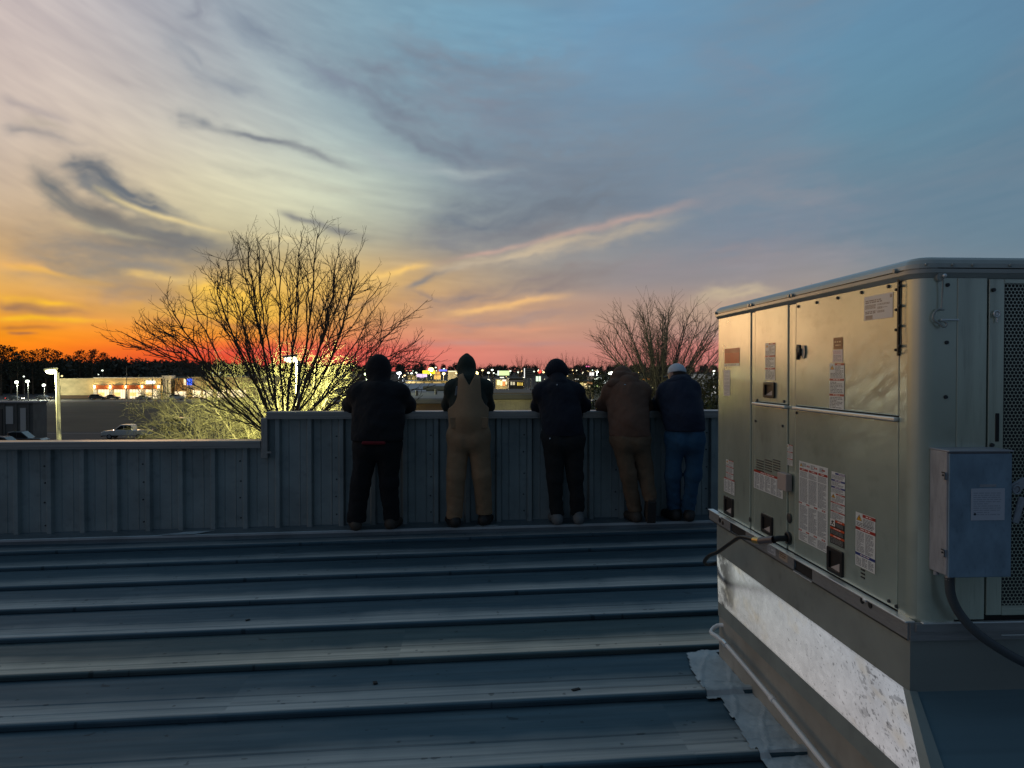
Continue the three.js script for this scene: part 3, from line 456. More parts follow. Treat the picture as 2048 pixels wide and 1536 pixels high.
  { const z0 = zs(1568), z1 = zs(1586), y1 = onX(1568, 943, XF).y, y0 = onX(1568, 977, XF).y; part(unit, 'sensor_box', box(XF - 0.03, XF - 0.002, y0, y1, z0, z1, 0.004), std(0.36, 0.3, 0.27, 0.6)); }
  for (const [a, b, r] of [[1578, 1036, 0.022], [1499.5, 1039, 0.012]]) { const p = onX(a, b, XF); part(unit, 'hole_plug', new THREE.SphereGeometry(r, 16, 8).scale(0.15, 1, 1).translate(XF - 0.0005, p.y, p.z), M.screw); }
  { const p = onX(1577, 1076, XF); part(unit, 'grommet', mg([new THREE.TorusGeometry(0.022, 0.007, 8, 20).rotateY(Math.PI / 2).translate(XF - 0.003, p.y, p.z)]), M.black); }

  // stickers
  const px = 256;
  const sticker = (w, h, draw) => { const c = document.createElement('canvas'); c.width = w; c.height = h; const g2 = c.getContext('2d'); draw(g2, w, h); const t = new THREE.CanvasTexture(c); t.colorSpace = THREE.SRGBColorSpace; t.anisotropy = 8; return t; };
  const r = rng(12);
  const lines = (g2, x, y, w, h, n, col = '#55585c', fill = 0.5) => { g2.fillStyle = col; const s = h / n; for (let i = 0; i < n; i++) { let q = x; const end = x + w * (r() > 0.8 ? 0.4 + 0.4 * r() : 0.9 + 0.1 * r()); while (q < end) { const l = Math.min(end - q, s * (0.6 + 2.2 * r())); g2.fillRect(q, y + i * s + s * 0.2, l, s * fill); q += l + s * 0.35; } } };
  const bar = (g2, x, y, w, h, col) => { g2.fillStyle = col; g2.fillRect(x, y, w, h); lines(g2, x + w * 0.25, y + h * 0.15, w * 0.5, h * 0.7, 1, '#e8d8d0', 0.55); };
  const tri = (g2, x, y, s) => { g2.fillStyle = '#1c1a14'; g2.beginPath(); g2.moveTo(x, y + s); g2.lineTo(x + s * 0.5, y); g2.lineTo(x + s, y + s); g2.fill(); g2.fillStyle = '#e2a51c'; g2.beginPath(); g2.moveTo(x + s * 0.1, y + s * 0.95); g2.lineTo(x + s * 0.5, y + s * 0.14); g2.lineTo(x + s * 0.9, y + s * 0.95); g2.fill(); g2.fillStyle = '#1c1a14'; g2.fillRect(x + s * 0.46, y + s * 0.4, s * 0.09, s * 0.3); g2.fillRect(x + s * 0.46, y + s * 0.77, s * 0.09, s * 0.09); };
  const RED = '#a3291a', BLUE = '#23357a', PAPER = '#d9dcd8';
  const paper = (g2, w, h, c = PAPER) => { g2.fillStyle = c; g2.fillRect(0, 0, w, h); };
  const warn = (n, k = 0) => (g2, w, h) => { paper(g2, w, h); for (let i = 0; i < n; i++) { const y = h * i / n, s = h / n; if (i === 0) { bar(g2, w * 0.36, y, w * 0.64, s * 0.14, RED); tri(g2, w * 0.03, y + s * 0.1, w * 0.3); lines(g2, w * 0.38, y + s * 0.2, w * 0.58, s * 0.42, 5); lines(g2, w * 0.05, y + s * 0.62, w * 0.88, s * 0.33, 4); } else { bar(g2, 0, y, w, s * 0.14, RED); lines(g2, w * 0.05, y + s * 0.2, w * 0.88, s * 0.75, 8); } } };
  const cols = (g2, x, y, w, h, n, rows) => { for (let i = 0; i < n; i++) lines(g2, x + w * i / n + w * 0.01, y, w / n * 0.9, h, rows, '#6b6e74', 0.55); };
  const label = (xa, xb, ya, yb, tex, text, lift = 0, x = XF) => { const z0 = zs(xa, x), z1 = zs(xb, x), y1 = onX(xa, ya, x).y, y0 = onX(xa, yb, x).y; const g0 = new THREE.PlaneGeometry(z1 - z0, y1 - y0, 3, 3).rotateY(-Math.PI / 2).translate(x - 0.0012 - lift, (y0 + y1) / 2, (z0 + z1) / 2); const m = new THREE.MeshPhysicalMaterial({ map: tex, roughness: 0.42, side: THREE.DoubleSide, clearcoat: 0.3, clearcoatRoughness: 0.2 }); m.color.setRGB(1, 1, 1); return part(unit, 'sticker', g0, m, text); };
  label(1727, 1784, 595, 642, sticker(320, 256, (g2, w, h) => { paper(g2, w, h, '#dedbd6'); lines(g2, 14, 40, w * 0.62, 40, 2, '#7a6a62', 0.6); lines(g2, 12, 92, w * 0.4, 46, 5, '#8b7a70', 0.7); lines(g2, w * 0.48, 92, w * 0.44, 20, 2, '#8b7a70', 0.6); lines(g2, 14, 158, w * 0.4, 34, 2, '#7a6a62', 0.6); lines(g2, w * 0.48, 124, w * 0.38, 26, 3, '#8b7a70', 0.7); lines(g2, w * 0.48, 164, w * 0.26, 24, 3, '#8b7a70', 0.7); g2.fillStyle = '#9a8b82'; g2.fillRect(16, 206, w * 0.26, 44); g2.fillRect(w * 0.9, 16, 24, 34); }), 'pale nameplate with rows of grey print');
  label(1666, 1684.5, 676, 699, sticker(128, 128, (g2, w, h) => { paper(g2, w, h, '#7d431f'); lines(g2, 16, 34, 96, 26, 1, '#d9b48c', 0.6); lines(g2, 26, 72, 74, 24, 1, '#d9b48c', 0.6); }), 'brown sticker');
  label(1665, 1684.5, 700, 725, sticker(128, 160, (g2, w, h) => { paper(g2, w, h, '#e6d6d2'); lines(g2, 8, 14, 110, 40, 3, '#c98a80', 0.4); lines(g2, 8, 66, 112, 84, 7, '#8d8280', 0.5); }), 'pinkish white sticker');
  label(1659, 1688, 727, 817, sticker(192, 560, warn(3)), 'tall white warning sticker with three red bars', 0.0004);
  label(1530, 1549.5, 687, 760, sticker(128, 480, warn(3)), 'tall white warning sticker on the narrow panel');
  label(1449, 1478.5, 698, 727, sticker(192, 160, (g2, w, h) => { paper(g2, w, h, '#e0480e'); g2.fillStyle = '#bb3a0c'; g2.fillRect(0, 0, w, h * 0.3); g2.fillStyle = '#d4481a'; g2.fillRect(0, h * 0.4, w * 0.4, h * 0.6); }), 'orange red sticker');
  label(1448, 1478, 727.5, 733, sticker(128, 40, (g2, w, h) => { paper(g2, w, h, '#e8e4d8'); lines(g2, 10, 8, 100, 22, 2, '#8a7a60', 0.5); }), 'thin white strip under the orange sticker');
  label(1447, 1459.5, 740, 791, sticker(96, 400, (g2, w, h) => { paper(g2, w, h, '#d6d4d6'); for (let i = 0; i < 7; i++) lines(g2, 10, 14 + i * 54, w - 20, 44, 4, '#8d8d94', 0.5); }), 'narrow white tag');
  label(1452.5, 1467.5, 918, 956, sticker(128, 320, warn(3)), 'small white warning sticker above the corner handle');
  label(1449, 1470, 953, 982, sticker(160, 220, (g2, w, h) => { paper(g2, w, h); bar(g2, 0, 0, w, 20, RED); cols(g2, 6, 28, w - 12, h - 36, 3, 14); }), 'white sticker with three columns of print', 0.0006);
  label(1508.5, 1566.5, 938, 975, sticker(512, 330, (g2, w, h) => { paper(g2, w, h); bar(g2, 0, 0, w, 40, RED); cols(g2, 10, 54, w - 20, h - 66, 5, 14); }), 'wide white sticker with five columns of print');
  label(1574, 1586, 888, 929, sticker(96, 320, warn(3)), 'narrow white warning sticker on the post', 0.0005, XF + 0.004);
  label(1599, 1657, 921, 1079, sticker(512, 1100, (g2, w, h) => { paper(g2, w, h); tri(g2, 14, 20, 50); for (let i = 0; i < 3; i++) { bar(g2, w * (0.28 + i * 0.26), 40, w * 0.1, 20, RED); lines(g2, w * (0.12 + i * 0.3), 20, w * 0.14, 60, 5); bar(g2, 12 + i * w * 0.33, 96, w * 0.3, 30, RED); } cols(g2, 10, 136, w - 20, 80, 3, 7); cols(g2, 10, 226, w - 20, 330, 3, 24); for (let i = 0; i < 4; i++) bar(g2, w * (0.0 + i * 0.27), 566, w * 0.11, 20, RED); cols(g2, 10, 600, w - 20, 330, 3, 24); for (let i = 0; i < 4; i++) bar(g2, w * (0.0 + i * 0.27), 946, w * 0.11, 20, RED); cols(g2, 10, 976, w - 20, 110, 3, 8); }), 'large white instruction sheet in three columns');
  label(1664, 1691, 942, 984, sticker(192, 300, (g2, w, h) => { paper(g2, w, h); for (let i = 0; i < 3; i++) { bar(g2, i ? 0 : w * 0.28, 10 + i * 98, w, 26, BLUE); lines(g2, 10, 44 + i * 98, w - 24, 54, 4); } }), 'white sticker with blue bars');
  label(1663, 1691, 984, 1037, sticker(192, 380, warn(3)), 'white warning sticker between blue and black ones');
  label(1662, 1690.5, 1036, 1085, sticker(192, 340, (g2, w, h) => { paper(g2, w, h, '#20201f'); g2.fillStyle = '#e6e2da'; g2.fillRect(0, 0, w * 0.34, 96); g2.strokeStyle = '#1a1a1a'; g2.lineWidth = 12; g2.beginPath(); g2.moveTo(36, 18); g2.lineTo(30, 50); g2.lineTo(14, 84); g2.moveTo(30, 50); g2.lineTo(52, 82); g2.moveTo(12, 40); g2.lineTo(54, 34); g2.stroke(); bar(g2, w * 0.36, 4, w * 0.64, 30, '#c8481c'); lines(g2, w * 0.4, 42, w * 0.55, 52, 4, '#8c8c88'); bar(g2, 0, 112, w, 30, '#d0501e'); lines(g2, 10, 150, w - 20, 58, 4, '#8c8c88'); bar(g2, 0, 218, w, 30, '#d0501e'); lines(g2, 10, 256, w - 20, 74, 5, '#8c8c88'); }), 'black sticker with orange bars');
  label(1713, 1752.5, 1023, 1130, sticker(320, 860, (g2, w, h) => { paper(g2, w, h); bar(g2, w * 0.36, 8, w * 0.64, 50, RED); tri(g2, 12, 30, 96); lines(g2, w * 0.38, 70, w * 0.58, 120, 6); lines(g2, 14, 150, w * 0.9, 70, 3); bar(g2, 0, 230, w, 48, RED); cols(g2, 12, 296, w - 24, 330, 2, 18); bar(g2, 0, 640, w, 44, BLUE); cols(g2, 12, 700, w - 24, 140, 3, 7); }), 'white warning sticker beside the lowest handle');
  label(1537, 1553, 1089, 1104, sticker(128, 96, (g2, w, h) => { paper(g2, w, h, '#b9bfc4'); lines(g2, 8, 12, 90, 70, 5, '#5b6068'); }), 'small grey sticker on the base rail', 0, XF - 0.02);
  label(1560, 1577, 1098, 1117, sticker(128, 96, (g2, w, h) => { paper(g2, w, h, '#a89c8c'); lines(g2, 10, 16, 100, 60, 3, '#6a4a30'); }), 'small brownish sticker on the base rail', 0, XF - 0.02);
  unit.userData.sticker = undefined; delete unit.userData.sticker;
  // disconnect box
  const xb = onZ(1858, 1000, ZF).x, zB = (() => { let z = ZF; for (let i = 0; i < 40; i++) { const p = onZ(1895, 1000, z); if (p.x > xb) z += 0.005; } return z; })();
  const x1 = onZ(2024, 1000, zB).x, by1 = onZ(1895, 905, zB).y, by0 = onZ(1895, 1156, zB).y;
  const eb = thing('disconnect_box', 'grey steel electrical disconnect box mounted on the air conditioner front', 'electrical box', [0, 0, 0]);
  M.boxGrey = std(0.36, 0.39, 0.43, 0.5, 0.2, { map: grime }); M.boxDoor = std(0.22, 0.34, 0.45, 0.45, 0.2, { map: grime });
  part(eb, 'body', box(xb, x1 - 0.004, by0 + 0.003, by1 + 0.002, ZF + 0.001, zB - 0.008, 0.004), M.boxGrey);
  part(eb, 'door', box(xb + 0.002, x1, by0, by1 - 0.004, zB - 0.007, zB, 0.003), M.boxDoor);
  part(eb, 'hood', box(xb - 0.002, x1 + 0.003, by1 + 0.001, by1 + 0.006, ZF + 0.001, zB + 0.004, 0.0025), M.boxGrey);
  for (const py of [952, 1107]) { const y = onX(1892, py, xb).y, z = zB - 0.016; const h = part(eb, 'hinge', rb(0.006, 0.022, 0.017, 0.002, xb - 0.003, y, z), M.boxGrey); part(h, 'bolt', mg([cyl(0.003, 0.003, 0.004, 8).rotateZ(Math.PI / 2).translate(xb - 0.007, y + 0.002, z), rb(0.002, 0.004, 0.016, 0.001, xb - 0.0065, y + 0.01, z), rb(0.002, 0.02, 0.003, 0.001, xb - 0.0065, y, z + 0.008)]), M.screw); }
  { const lx0 = onZ(1942, 1000, zB).x, lx1 = onZ(2009, 1000, zB).x, ly1 = onZ(1942, 977, zB).y, ly0 = onZ(1942, 1041, zB).y; const m = std(0.55, 0.6, 0.68, 0.5, 0, { map: sticker(256, 256, (g2, w, h) => { paper(g2, w, h, '#e6e8ea'); lines(g2, 16, 30, w - 36, 190, 11, '#b9bec6', 0.4); g2.fillStyle = '#2b3340'; g2.beginPath(); g2.arc(28, 206, 10, 0, 7); g2.fill(); }) });
    part(eb, 'paper_label', rb(lx1 - lx0, ly1 - ly0, 0.0016, 0.0006, (lx0 + lx1) / 2, (ly0 + ly1) / 2, zB + 0.0008), m); part(eb, 'name_strip', rb(0.05, 0.008, 0.001, 0.0004, (lx0 + lx1) / 2, ly1 + 0.008, zB + 0.0007), M.boxGrey); }
  { const P = (a, b, d) => onZ(a, b, zB - d); part(eb, 'lever', mg([rb(0.012, 0.05, 0.012, 0.003, x1 + 0.006, P(2026, 1120, 0).y, zB - 0.03), rb(0.05, 0.03, 0.008, 0.003).rotateZ(0.5).translate(P(2042, 972, 0.02).x, P(2042, 972, 0.02).y, zB - 0.03), new THREE.TorusGeometry(0.012, 0.003, 8, 18).translate(P(2036, 980, 0.02).x, P(2036, 980, 0.02).y, zB - 0.025), rb(0.02, 0.08, 0.007, 0.003).rotateZ(-0.25).translate(P(2044, 1022, 0.02).x, P(2044, 1022, 0.02).y, zB - 0.034)]), M.boxGrey); }
  part(eb, 'bottom_fitting', mg([cyl(0.011, 0.013, 0.02, 10, xb + 0.035, by0 - 0.008, (zB + ZF) / 2), cyl(0.008, 0.008, 0.012, 8, xb + 0.012, by0 - 0.004, ZF + 0.02)]), M.boxGrey);
  { const P = (a, b, z) => onZ(a, b, z), zc = (zB + ZF) / 2; const pts = [V(xb + 0.035, by0 - 0.01, zc), P(1902, 1190, zc), P(1918, 1225, zc + 0.005), P(1950, 1262, zc + 0.02), P(2000, 1298, zc + 0.03), P(2060, 1330, zc + 0.03), P(2130, 1352, zc + 0.02)]; top(mesh(tube(pts, 0.0135, 12, 60), M.cable = std(0.05, 0.065, 0.075, 0.5)), 'power_cable', 'thick dark cable curving down from the disconnect box', 'cable'); }
}
// ------------------------------------------------------------------ the metal curb under the unit
{
  const rel = (x, k) => CY - x * k, C = thing('roof_curb', 'galvanised metal curb adapter carrying the air conditioner', 'roof curb', [0, 0, 0]);
  const xa = XF - 0.008, zn = Z0 + 0.045, zf = Z1 + 0.02, yA = YB - 0.05, yBt = rel(XF, 0.722), x2 = 1.222, y2 = rel(x2, 0.92), y3 = rel(x2, 0.974), zn2 = zn + 0.36, zf2 = zs(1438, x2) , x3 = 1.325, zf3 = zs(1440, x3), XE = XR + 0.1;
  const q = (a, b, c, d, nu, nv, uvf) => { const rows = []; for (let j = 0; j <= nv; j++) { const row = []; for (let i = 0; i <= nu; i++) { const s = i / nu, t = j / nv; const l = a.clone().lerp(d, t), r2 = b.clone().lerp(c, t); row.push(l.lerp(r2, s)); } rows.push(row); } const g = sheet(rows, uvf ? () => [0, 0] : (p) => [p.z / 1.1, p.y / 1.1]); if (uvf) { const uv = []; for (let j = 0; j < nv; j++) for (let i = 0; i < nu; i++) for (const [u, v] of [[i, j], [i + 1, j], [i + 1, j + 1], [i, j], [i + 1, j + 1], [i, j + 1]]) uv.push(u / nu, v / nv); g.setAttribute('uv', new THREE.Float32BufferAttribute(uv, 2)); } return g; };
  part(C, 'upper_skirt', mg([q(V(xa, yA, zf), V(xa, yA, zn), V(xa, yBt, zn), V(xa, yBt, zf), 6, 1), q(V(xa, yA, zn), V(XE, yA, zn), V(XE, yBt, zn), V(xa, yBt, zn), 4, 1), q(V(xa, yA, zf), V(XE, yA, zf), V(XE, yBt, zf), V(xa, yBt, zf), 1, 1)]), M.curbSkirt);
  part(C, 'sloped_side', q(V(xa, yBt, zf), V(xa, yBt, zn), V(x2, y2, zn2), V(x2, y2, zf2), 12, 3, true), M.galvBright, 'bright galvanised sloping side with dark pits');
  part(C, 'sloped_front', q(V(xa, yBt, zn), V(XE, yBt, zn), V(XE, y2, zn2), V(x2, y2, zn2), 4, 3), M.slopeSkyTint = std(0.2, 0.31, 0.36, 0.5, 0.6, { map: grime }));  // dark teal paints in the sky that the front slope mirrors
  part(C, 'front_seam', mg([0.3, 0.62].map((f) => { const A = V(xa + (XE - xa) * f, yBt + 0.003, zn + 0.004), B = V(x2 + (XE - x2) * f, y2 + 0.003, zn2 + 0.004); return sheet([[A, A.clone().add(V(0.03, 0.004, 0.002)), A.clone().add(V(0.034, 0, 0))], [B, B.clone().add(V(0.03, 0.004, 0.002)), B.clone().add(V(0.034, 0, 0))]]); })), M.slopeSkyTint);
  part(C, 'corner_flange', sheet([[V(xa - 0.004, yBt + 0.002, zn - 0.03), V(xa - 0.003, yBt + 0.006, zn + 0.004), V(xa + 0.02, yBt + 0.004, zn + 0.006)], [V(x2 - 0.004, y2 + 0.002, zn2 - 0.06), V(x2 - 0.003, y2 + 0.007, zn2 + 0.004), V(x2 + 0.04, y2 + 0.004, zn2 + 0.006)]]), M.curbSkirt);
  part(C, 'lower_skirt', mg([q(V(x2, y2, zf2), V(x2, y2, zn2), V(x2, y3, zn2), V(x2, y3, zf2), 6, 1), q(V(x2, y2, zn2), V(XE, y2, zn2), V(XE, y3, zn2), V(x2, y3, zn2), 1, 1), q(V(x2, y3, zf2), V(x2, y3, zn2), V(x3 + 0.01, y3 + 0.001, zn2), V(x3 + 0.01, y3 + 0.001, zf2), 1, 1)]), M.curbSkirt);
  part(C, 'far_end', mg([q(V(xa, yBt, zf), V(x2, y2, zf2), V(x2, y3, zf2), V(x3, y3, zf2 - 0.02), 1, 1), q(V(xa, yBt, zf), V(x3, y3, zf2 - 0.02), V(x3, y3, zf3), V(xa, yBt, zf), 1, 1)]), M.galv);
  part(C, 'curb_base', mg([q(V(x3, y3 + 0.06, zf3), V(x3, y3 + 0.06, zn2), V(x3, SLOPE * x3 - 0.01, zn2), V(x3, SLOPE * x3 - 0.01, zf3), 6, 1), q(V(x3, y3 + 0.06, zf3), V(XE, y3 + 0.06, zf3), V(XE, 0, zf3), V(x3, 0, zf3), 1, 1)]), M.curbSkirt2 = std(0.4, 0.4, 0.36, 0.65, 0.15, { map: grime }));
  // white conduit along the curb
  const px2 = 1.272, P = (a, b) => onX(a, b, px2);
  const pts = [V(px2 + 0.09, P(1437, 1262).y + 0.004, P(1437, 1262).z - 0.06), V(px2 + 0.03, P(1433, 1262).y + 0.003, P(1428, 1262).z - 0.035), V(px2 - 0.012, P(1428, 1264).y, P(1428, 1264).z - 0.01), V(px2 - 0.006, P(1436, 1272).y, P(1436, 1272).z + 0.02), P(1450, 1287), P(1530, 1380), P(1600, 1466), P(1660, 1540), P(1760, 1660)];
  const pipe = thing('conduit_pipe', 'white painted conduit running along the foot of the curb', 'conduit', [0, 0, 0]);
  part(pipe, 'tube', tube(pts, 0.0108, 12, 90), M.pipe = std(0.85, 0.87, 0.86, 0.45, 0, { map: grime }));
  const cdir = P(1470, 1310).sub(P(1450, 1287)).normalize(); const cp = (p, r, h) => { const g = cyl(r, r, h, 14); g.applyQuaternion(new THREE.Quaternion().setFromUnitVectors(V(0, 1, 0), cdir)); return g.translate(p.x, p.y, p.z); };
  part(pipe, 'coupling', cp(P(1450, 1287), 0.0148, 0.05), M.edge); part(pipe, 'coupling', cp(P(1545, 1398), 0.0138, 0.035), M.pipe);
  // black flexible pipe with a brass fitting
  const gas = thing('gas_pipe', 'black pipe with brass fitting looping out of the air conditioner base', 'pipe', [0, 0, 0]);
  const Q = (a, b, x) => onX(a, b, x), a0 = Q(1577, 1077, XF), a1 = Q(1548, 1079, XF - 0.06), a2 = Q(1520, 1082, XF - 0.09), a3 = Q(1508, 1080, XF - 0.1);
  part(gas, 'sleeve', tube([a0, a0.clone().lerp(a1, 0.5).add(V(-0.012, 0.002, 0)), a1], 0.013, 10, 16), M.black);
  part(gas, 'union', tube([a1, a1.clone().lerp(a2, 0.5), a2], 0.016, 12, 10), std(0.12, 0.11, 0.12, 0.4, 0.3));
  part(gas, 'brass_fitting', mg([tube([a2, a2.clone().lerp(a3, 0.5), a3], 0.0145, 8, 4)]), M.brass);
  part(gas, 'hose', tube([a3, Q(1495, 1076, XF - 0.1), Q(1479, 1075, XF - 0.1), Q(1460, 1087, XF - 0.11), Q(1436, 1104, XF - 0.12), Q(1418, 1112, XF - 0.13), Q(1409, 1124, XF - 0.13), Q(1415, 1129, XF - 0.1), Q(1436, 1124, XF - 0.02), Q(1446, 1118, XF + 0.02)], 0.0095, 10, 80), M.black);
}

// ------------------------------------------------------------------ people: bodies and clothes meshed from distance fields
const smin = (a, b, k) => { const h = Math.max(k - Math.abs(a - b), 0) / k; return Math.min(a, b) - h * h * k * 0.25; };
function limb(a, b, ra, rb2) { const bx2 = b.x - a.x, by = b.y - a.y, bz = b.z - a.z, l = bx2 * bx2 + by * by + bz * bz || 1e-9; return { lo: Math.min(a.x, b.x), d: (x, y, z) => { const px = x - a.x, py = y - a.y, pz = z - a.z, t = Math.max(0, Math.min(1, (px * bx2 + py * by + pz * bz) / l)), ex = px - bx2 * t, ey = py - by * t, ez = pz - bz * t; return Math.sqrt(ex * ex + ey * ey + ez * ez) - ra - (rb2 - ra) * t; }, box: [Math.min(a.x - ra, b.x - rb2), Math.min(a.y - ra, b.y - rb2), Math.min(a.z - ra, b.z - rb2), Math.max(a.x + ra, b.x + rb2), Math.max(a.y + ra, b.y + rb2), Math.max(a.z + ra, b.z + rb2)] }; }
function ball(c, rx, ry, rz) { const m = Math.min(rx, ry, rz); return { d: (x, y, z) => { const k = Math.hypot((x - c.x) / rx, (y - c.y) / ry, (z - c.z) / rz); return (k - 1) * m; }, box: [c.x - rx, c.y - ry, c.z - rz, c.x + rx, c.y + ry, c.z + rz] }; }
function field(shapes, k) { return (x, y, z) => { let d = 9; for (const s of shapes) d = smin(d, s.d(x, y, z), k); return d; }; }
function bounds(shapes, pad) { const b = [9e9, 9e9, 9e9, -9e9, -9e9, -9e9]; for (const s of shapes) for (let i = 0; i < 3; i++) { b[i] = Math.min(b[i], s.box[i] - pad); b[i + 3] = Math.max(b[i + 3], s.box[i + 3] + pad); } return b; }
function nets(f, b, c) {           // naive surface nets
  const nx = Math.ceil((b[3] - b[0]) / c) + 2, ny = Math.ceil((b[4] - b[1]) / c) + 2, nz = Math.ceil((b[5] - b[2]) / c) + 2, v = new Float32Array(nx * ny * nz), at = (i, j, k) => (k * ny + j) * nx + i;
  for (let k = 0; k < nz; k++) for (let j = 0; j < ny; j++) for (let i = 0; i < nx; i++) v[at(i, j, k)] = f(b[0] + i * c, b[1] + j * c, b[2] + k * c);
  const id = new Int32Array(nx * ny * nz).fill(-1), P = [], I = [];
  for (let k = 0; k < nz - 1; k++) for (let j = 0; j < ny - 1; j++) for (let i = 0; i < nx - 1; i++) {
    let n = 0, sx = 0, sy = 0, sz = 0;
    const g = (a, d, e) => v[at(i + a, j + d, k + e)];
    const E = (a, d, e, a2, d2, e2) => { const p = g(a, d, e), q = g(a2, d2, e2); if ((p < 0) !== (q < 0)) { const t = p / (p - q); sx += a + (a2 - a) * t; sy += d + (d2 - d) * t; sz += e + (e2 - e) * t; n++; } };
    const c0 = g(0, 0, 0) < 0; if (c0 === g(1, 0, 0) < 0 && c0 === g(0, 1, 0) < 0 && c0 === g(0, 0, 1) < 0 && c0 === g(1, 1, 0) < 0 && c0 === g(1, 0, 1) < 0 && c0 === g(0, 1, 1) < 0 && c0 === g(1, 1, 1) < 0) continue;
    E(0, 0, 0, 1, 0, 0); E(0, 1, 0, 1, 1, 0); E(0, 0, 1, 1, 0, 1); E(0, 1, 1, 1, 1, 1); E(0, 0, 0, 0, 1, 0); E(1, 0, 0, 1, 1, 0); E(0, 0, 1, 0, 1, 1); E(1, 0, 1, 1, 1, 1); E(0, 0, 0, 0, 0, 1); E(1, 0, 0, 1, 0, 1); E(0, 1, 0, 0, 1, 1); E(1, 1, 0, 1, 1, 1);
    id[at(i, j, k)] = P.length / 3; P.push(b[0] + (i + sx / n) * c, b[1] + (j + sy / n) * c, b[2] + (k + sz / n) * c);
  }
  const quad = (a, b2, c2, d, flip) => { if (a < 0 || b2 < 0 || c2 < 0 || d < 0) return; flip ? I.push(a, c2, b2, a, d, c2) : I.push(a, b2, c2, a, c2, d); };
  for (let k = 1; k < nz - 1; k++) for (let j = 1; j < ny - 1; j++) for (let i = 1; i < nx - 1; i++) {
    const s = v[at(i, j, k)] < 0;
    if (s !== v[at(i + 1, j, k)] < 0) quad(id[at(i, j - 1, k - 1)], id[at(i, j, k - 1)], id[at(i, j, k)], id[at(i, j - 1, k)], !s);
    if (s !== v[at(i, j + 1, k)] < 0) quad(id[at(i - 1, j, k - 1)], id[at(i - 1, j, k)], id[at(i, j, k)], id[at(i, j, k - 1)], !s);
    if (s !== v[at(i, j, k + 1)] < 0) quad(id[at(i - 1, j - 1, k)], id[at(i, j - 1, k)], id[at(i, j, k)], id[at(i - 1, j, k)], !s);
  }
  const N = new Float32Array(P.length), U = new Float32Array(P.length / 3 * 2), h = 0.004;
  for (let i = 0; i < P.length; i += 3) { const x = P[i], y = P[i + 1], z = P[i + 2]; let a = f(x + h, y, z) - f(x - h, y, z), d = f(x, y + h, z) - f(x, y - h, z), e = f(x, y, z + h) - f(x, y, z - h); const l = Math.hypot(a, d, e) || 1; N[i] = a / l; N[i + 1] = d / l; N[i + 2] = e / l; U[i / 3 * 2] = x * 2 + z; U[i / 3 * 2 + 1] = y * 2; }
  const g = new THREE.BufferGeometry(); g.setAttribute('position', new THREE.Float32BufferAttribute(P, 3)); g.setAttribute('normal', new THREE.BufferAttribute(N, 3)); g.setAttribute('uv', new THREE.BufferAttribute(U, 2)); g.setIndex(I); return g;
}
const weave = dataTex(256, (u, v) => 0.8 + 0.25 * fbm(u * 6, v * 6, 4, 6) + 0.08 * (vn(u * 128, v * 128, 128) - 0.5));
const cloth = (r, g, b, rough = 0.95) => std(r, g, b, rough, 0, { map: weave, bumpMap: fineBump, bumpScale: 0.004, sheen: 0.15, sheenRoughness: 0.7 });
const skin = std(0.42, 0.25, 0.18, 0.55);
function folds(amp, seed) { return (x, y, z) => amp * ((vn(x * 11 + z * 6 + seed, y * 9 - z * 5) - 0.5) * 1.3 + (vn(x * 27 + z * 20, y * 22 + seed) - 0.5) * 0.6 + 0.5 * (vn(x * 5 + y * 14 + seed * 3, y * 20 + z * 9 + x * 6) - 0.5)); }
function handShapes(w, dir, side) {        // palm and five curled fingers lying on the coping, pointing along dir
  const d = dir.clone().normalize(), s = V(d.z, 0, -d.x).multiplyScalar(-side), u = V(0, 1, 0), at = (a, b, c) => w.clone().addScaledVector(d, a).addScaledVector(s, b).addScaledVector(u, c), out = [limb(at(-0.03, 0, 0), at(0.01, 0, 0), 0.024, 0.026)];
  for (const b of [-0.026, -0.009, 0.009, 0.026]) out.push(limb(at(0.01, b * 0.5, 0.002), at(0.07, b, 0.006), 0.013, 0.0115));
  [[-0.027, 0.052], [-0.009, 0.068], [0.009, 0.074], [0.027, 0.066]].forEach(([b, l]) => { out.push(limb(at(0.07, b, 0.006), at(0.07 + l * 0.5, b * 1.1, 0.004), 0.0098, 0.009), limb(at(0.07 + l * 0.5, b * 1.1, 0.004), at(0.07 + l * 0.82, b * 1.12, -0.016), 0.009, 0.0082), limb(at(0.07 + l * 0.82, b * 1.12, -0.016), at(0.07 + l * 0.88, b * 1.1, -0.036), 0.0082, 0.0072)); });
  out.push(limb(at(0.0, 0.02, 0), at(0.035, 0.045, -0.004), 0.014, 0.011), limb(at(0.035, 0.045, -0.004), at(0.07, 0.05, -0.008), 0.0105, 0.0085)); return out;
}
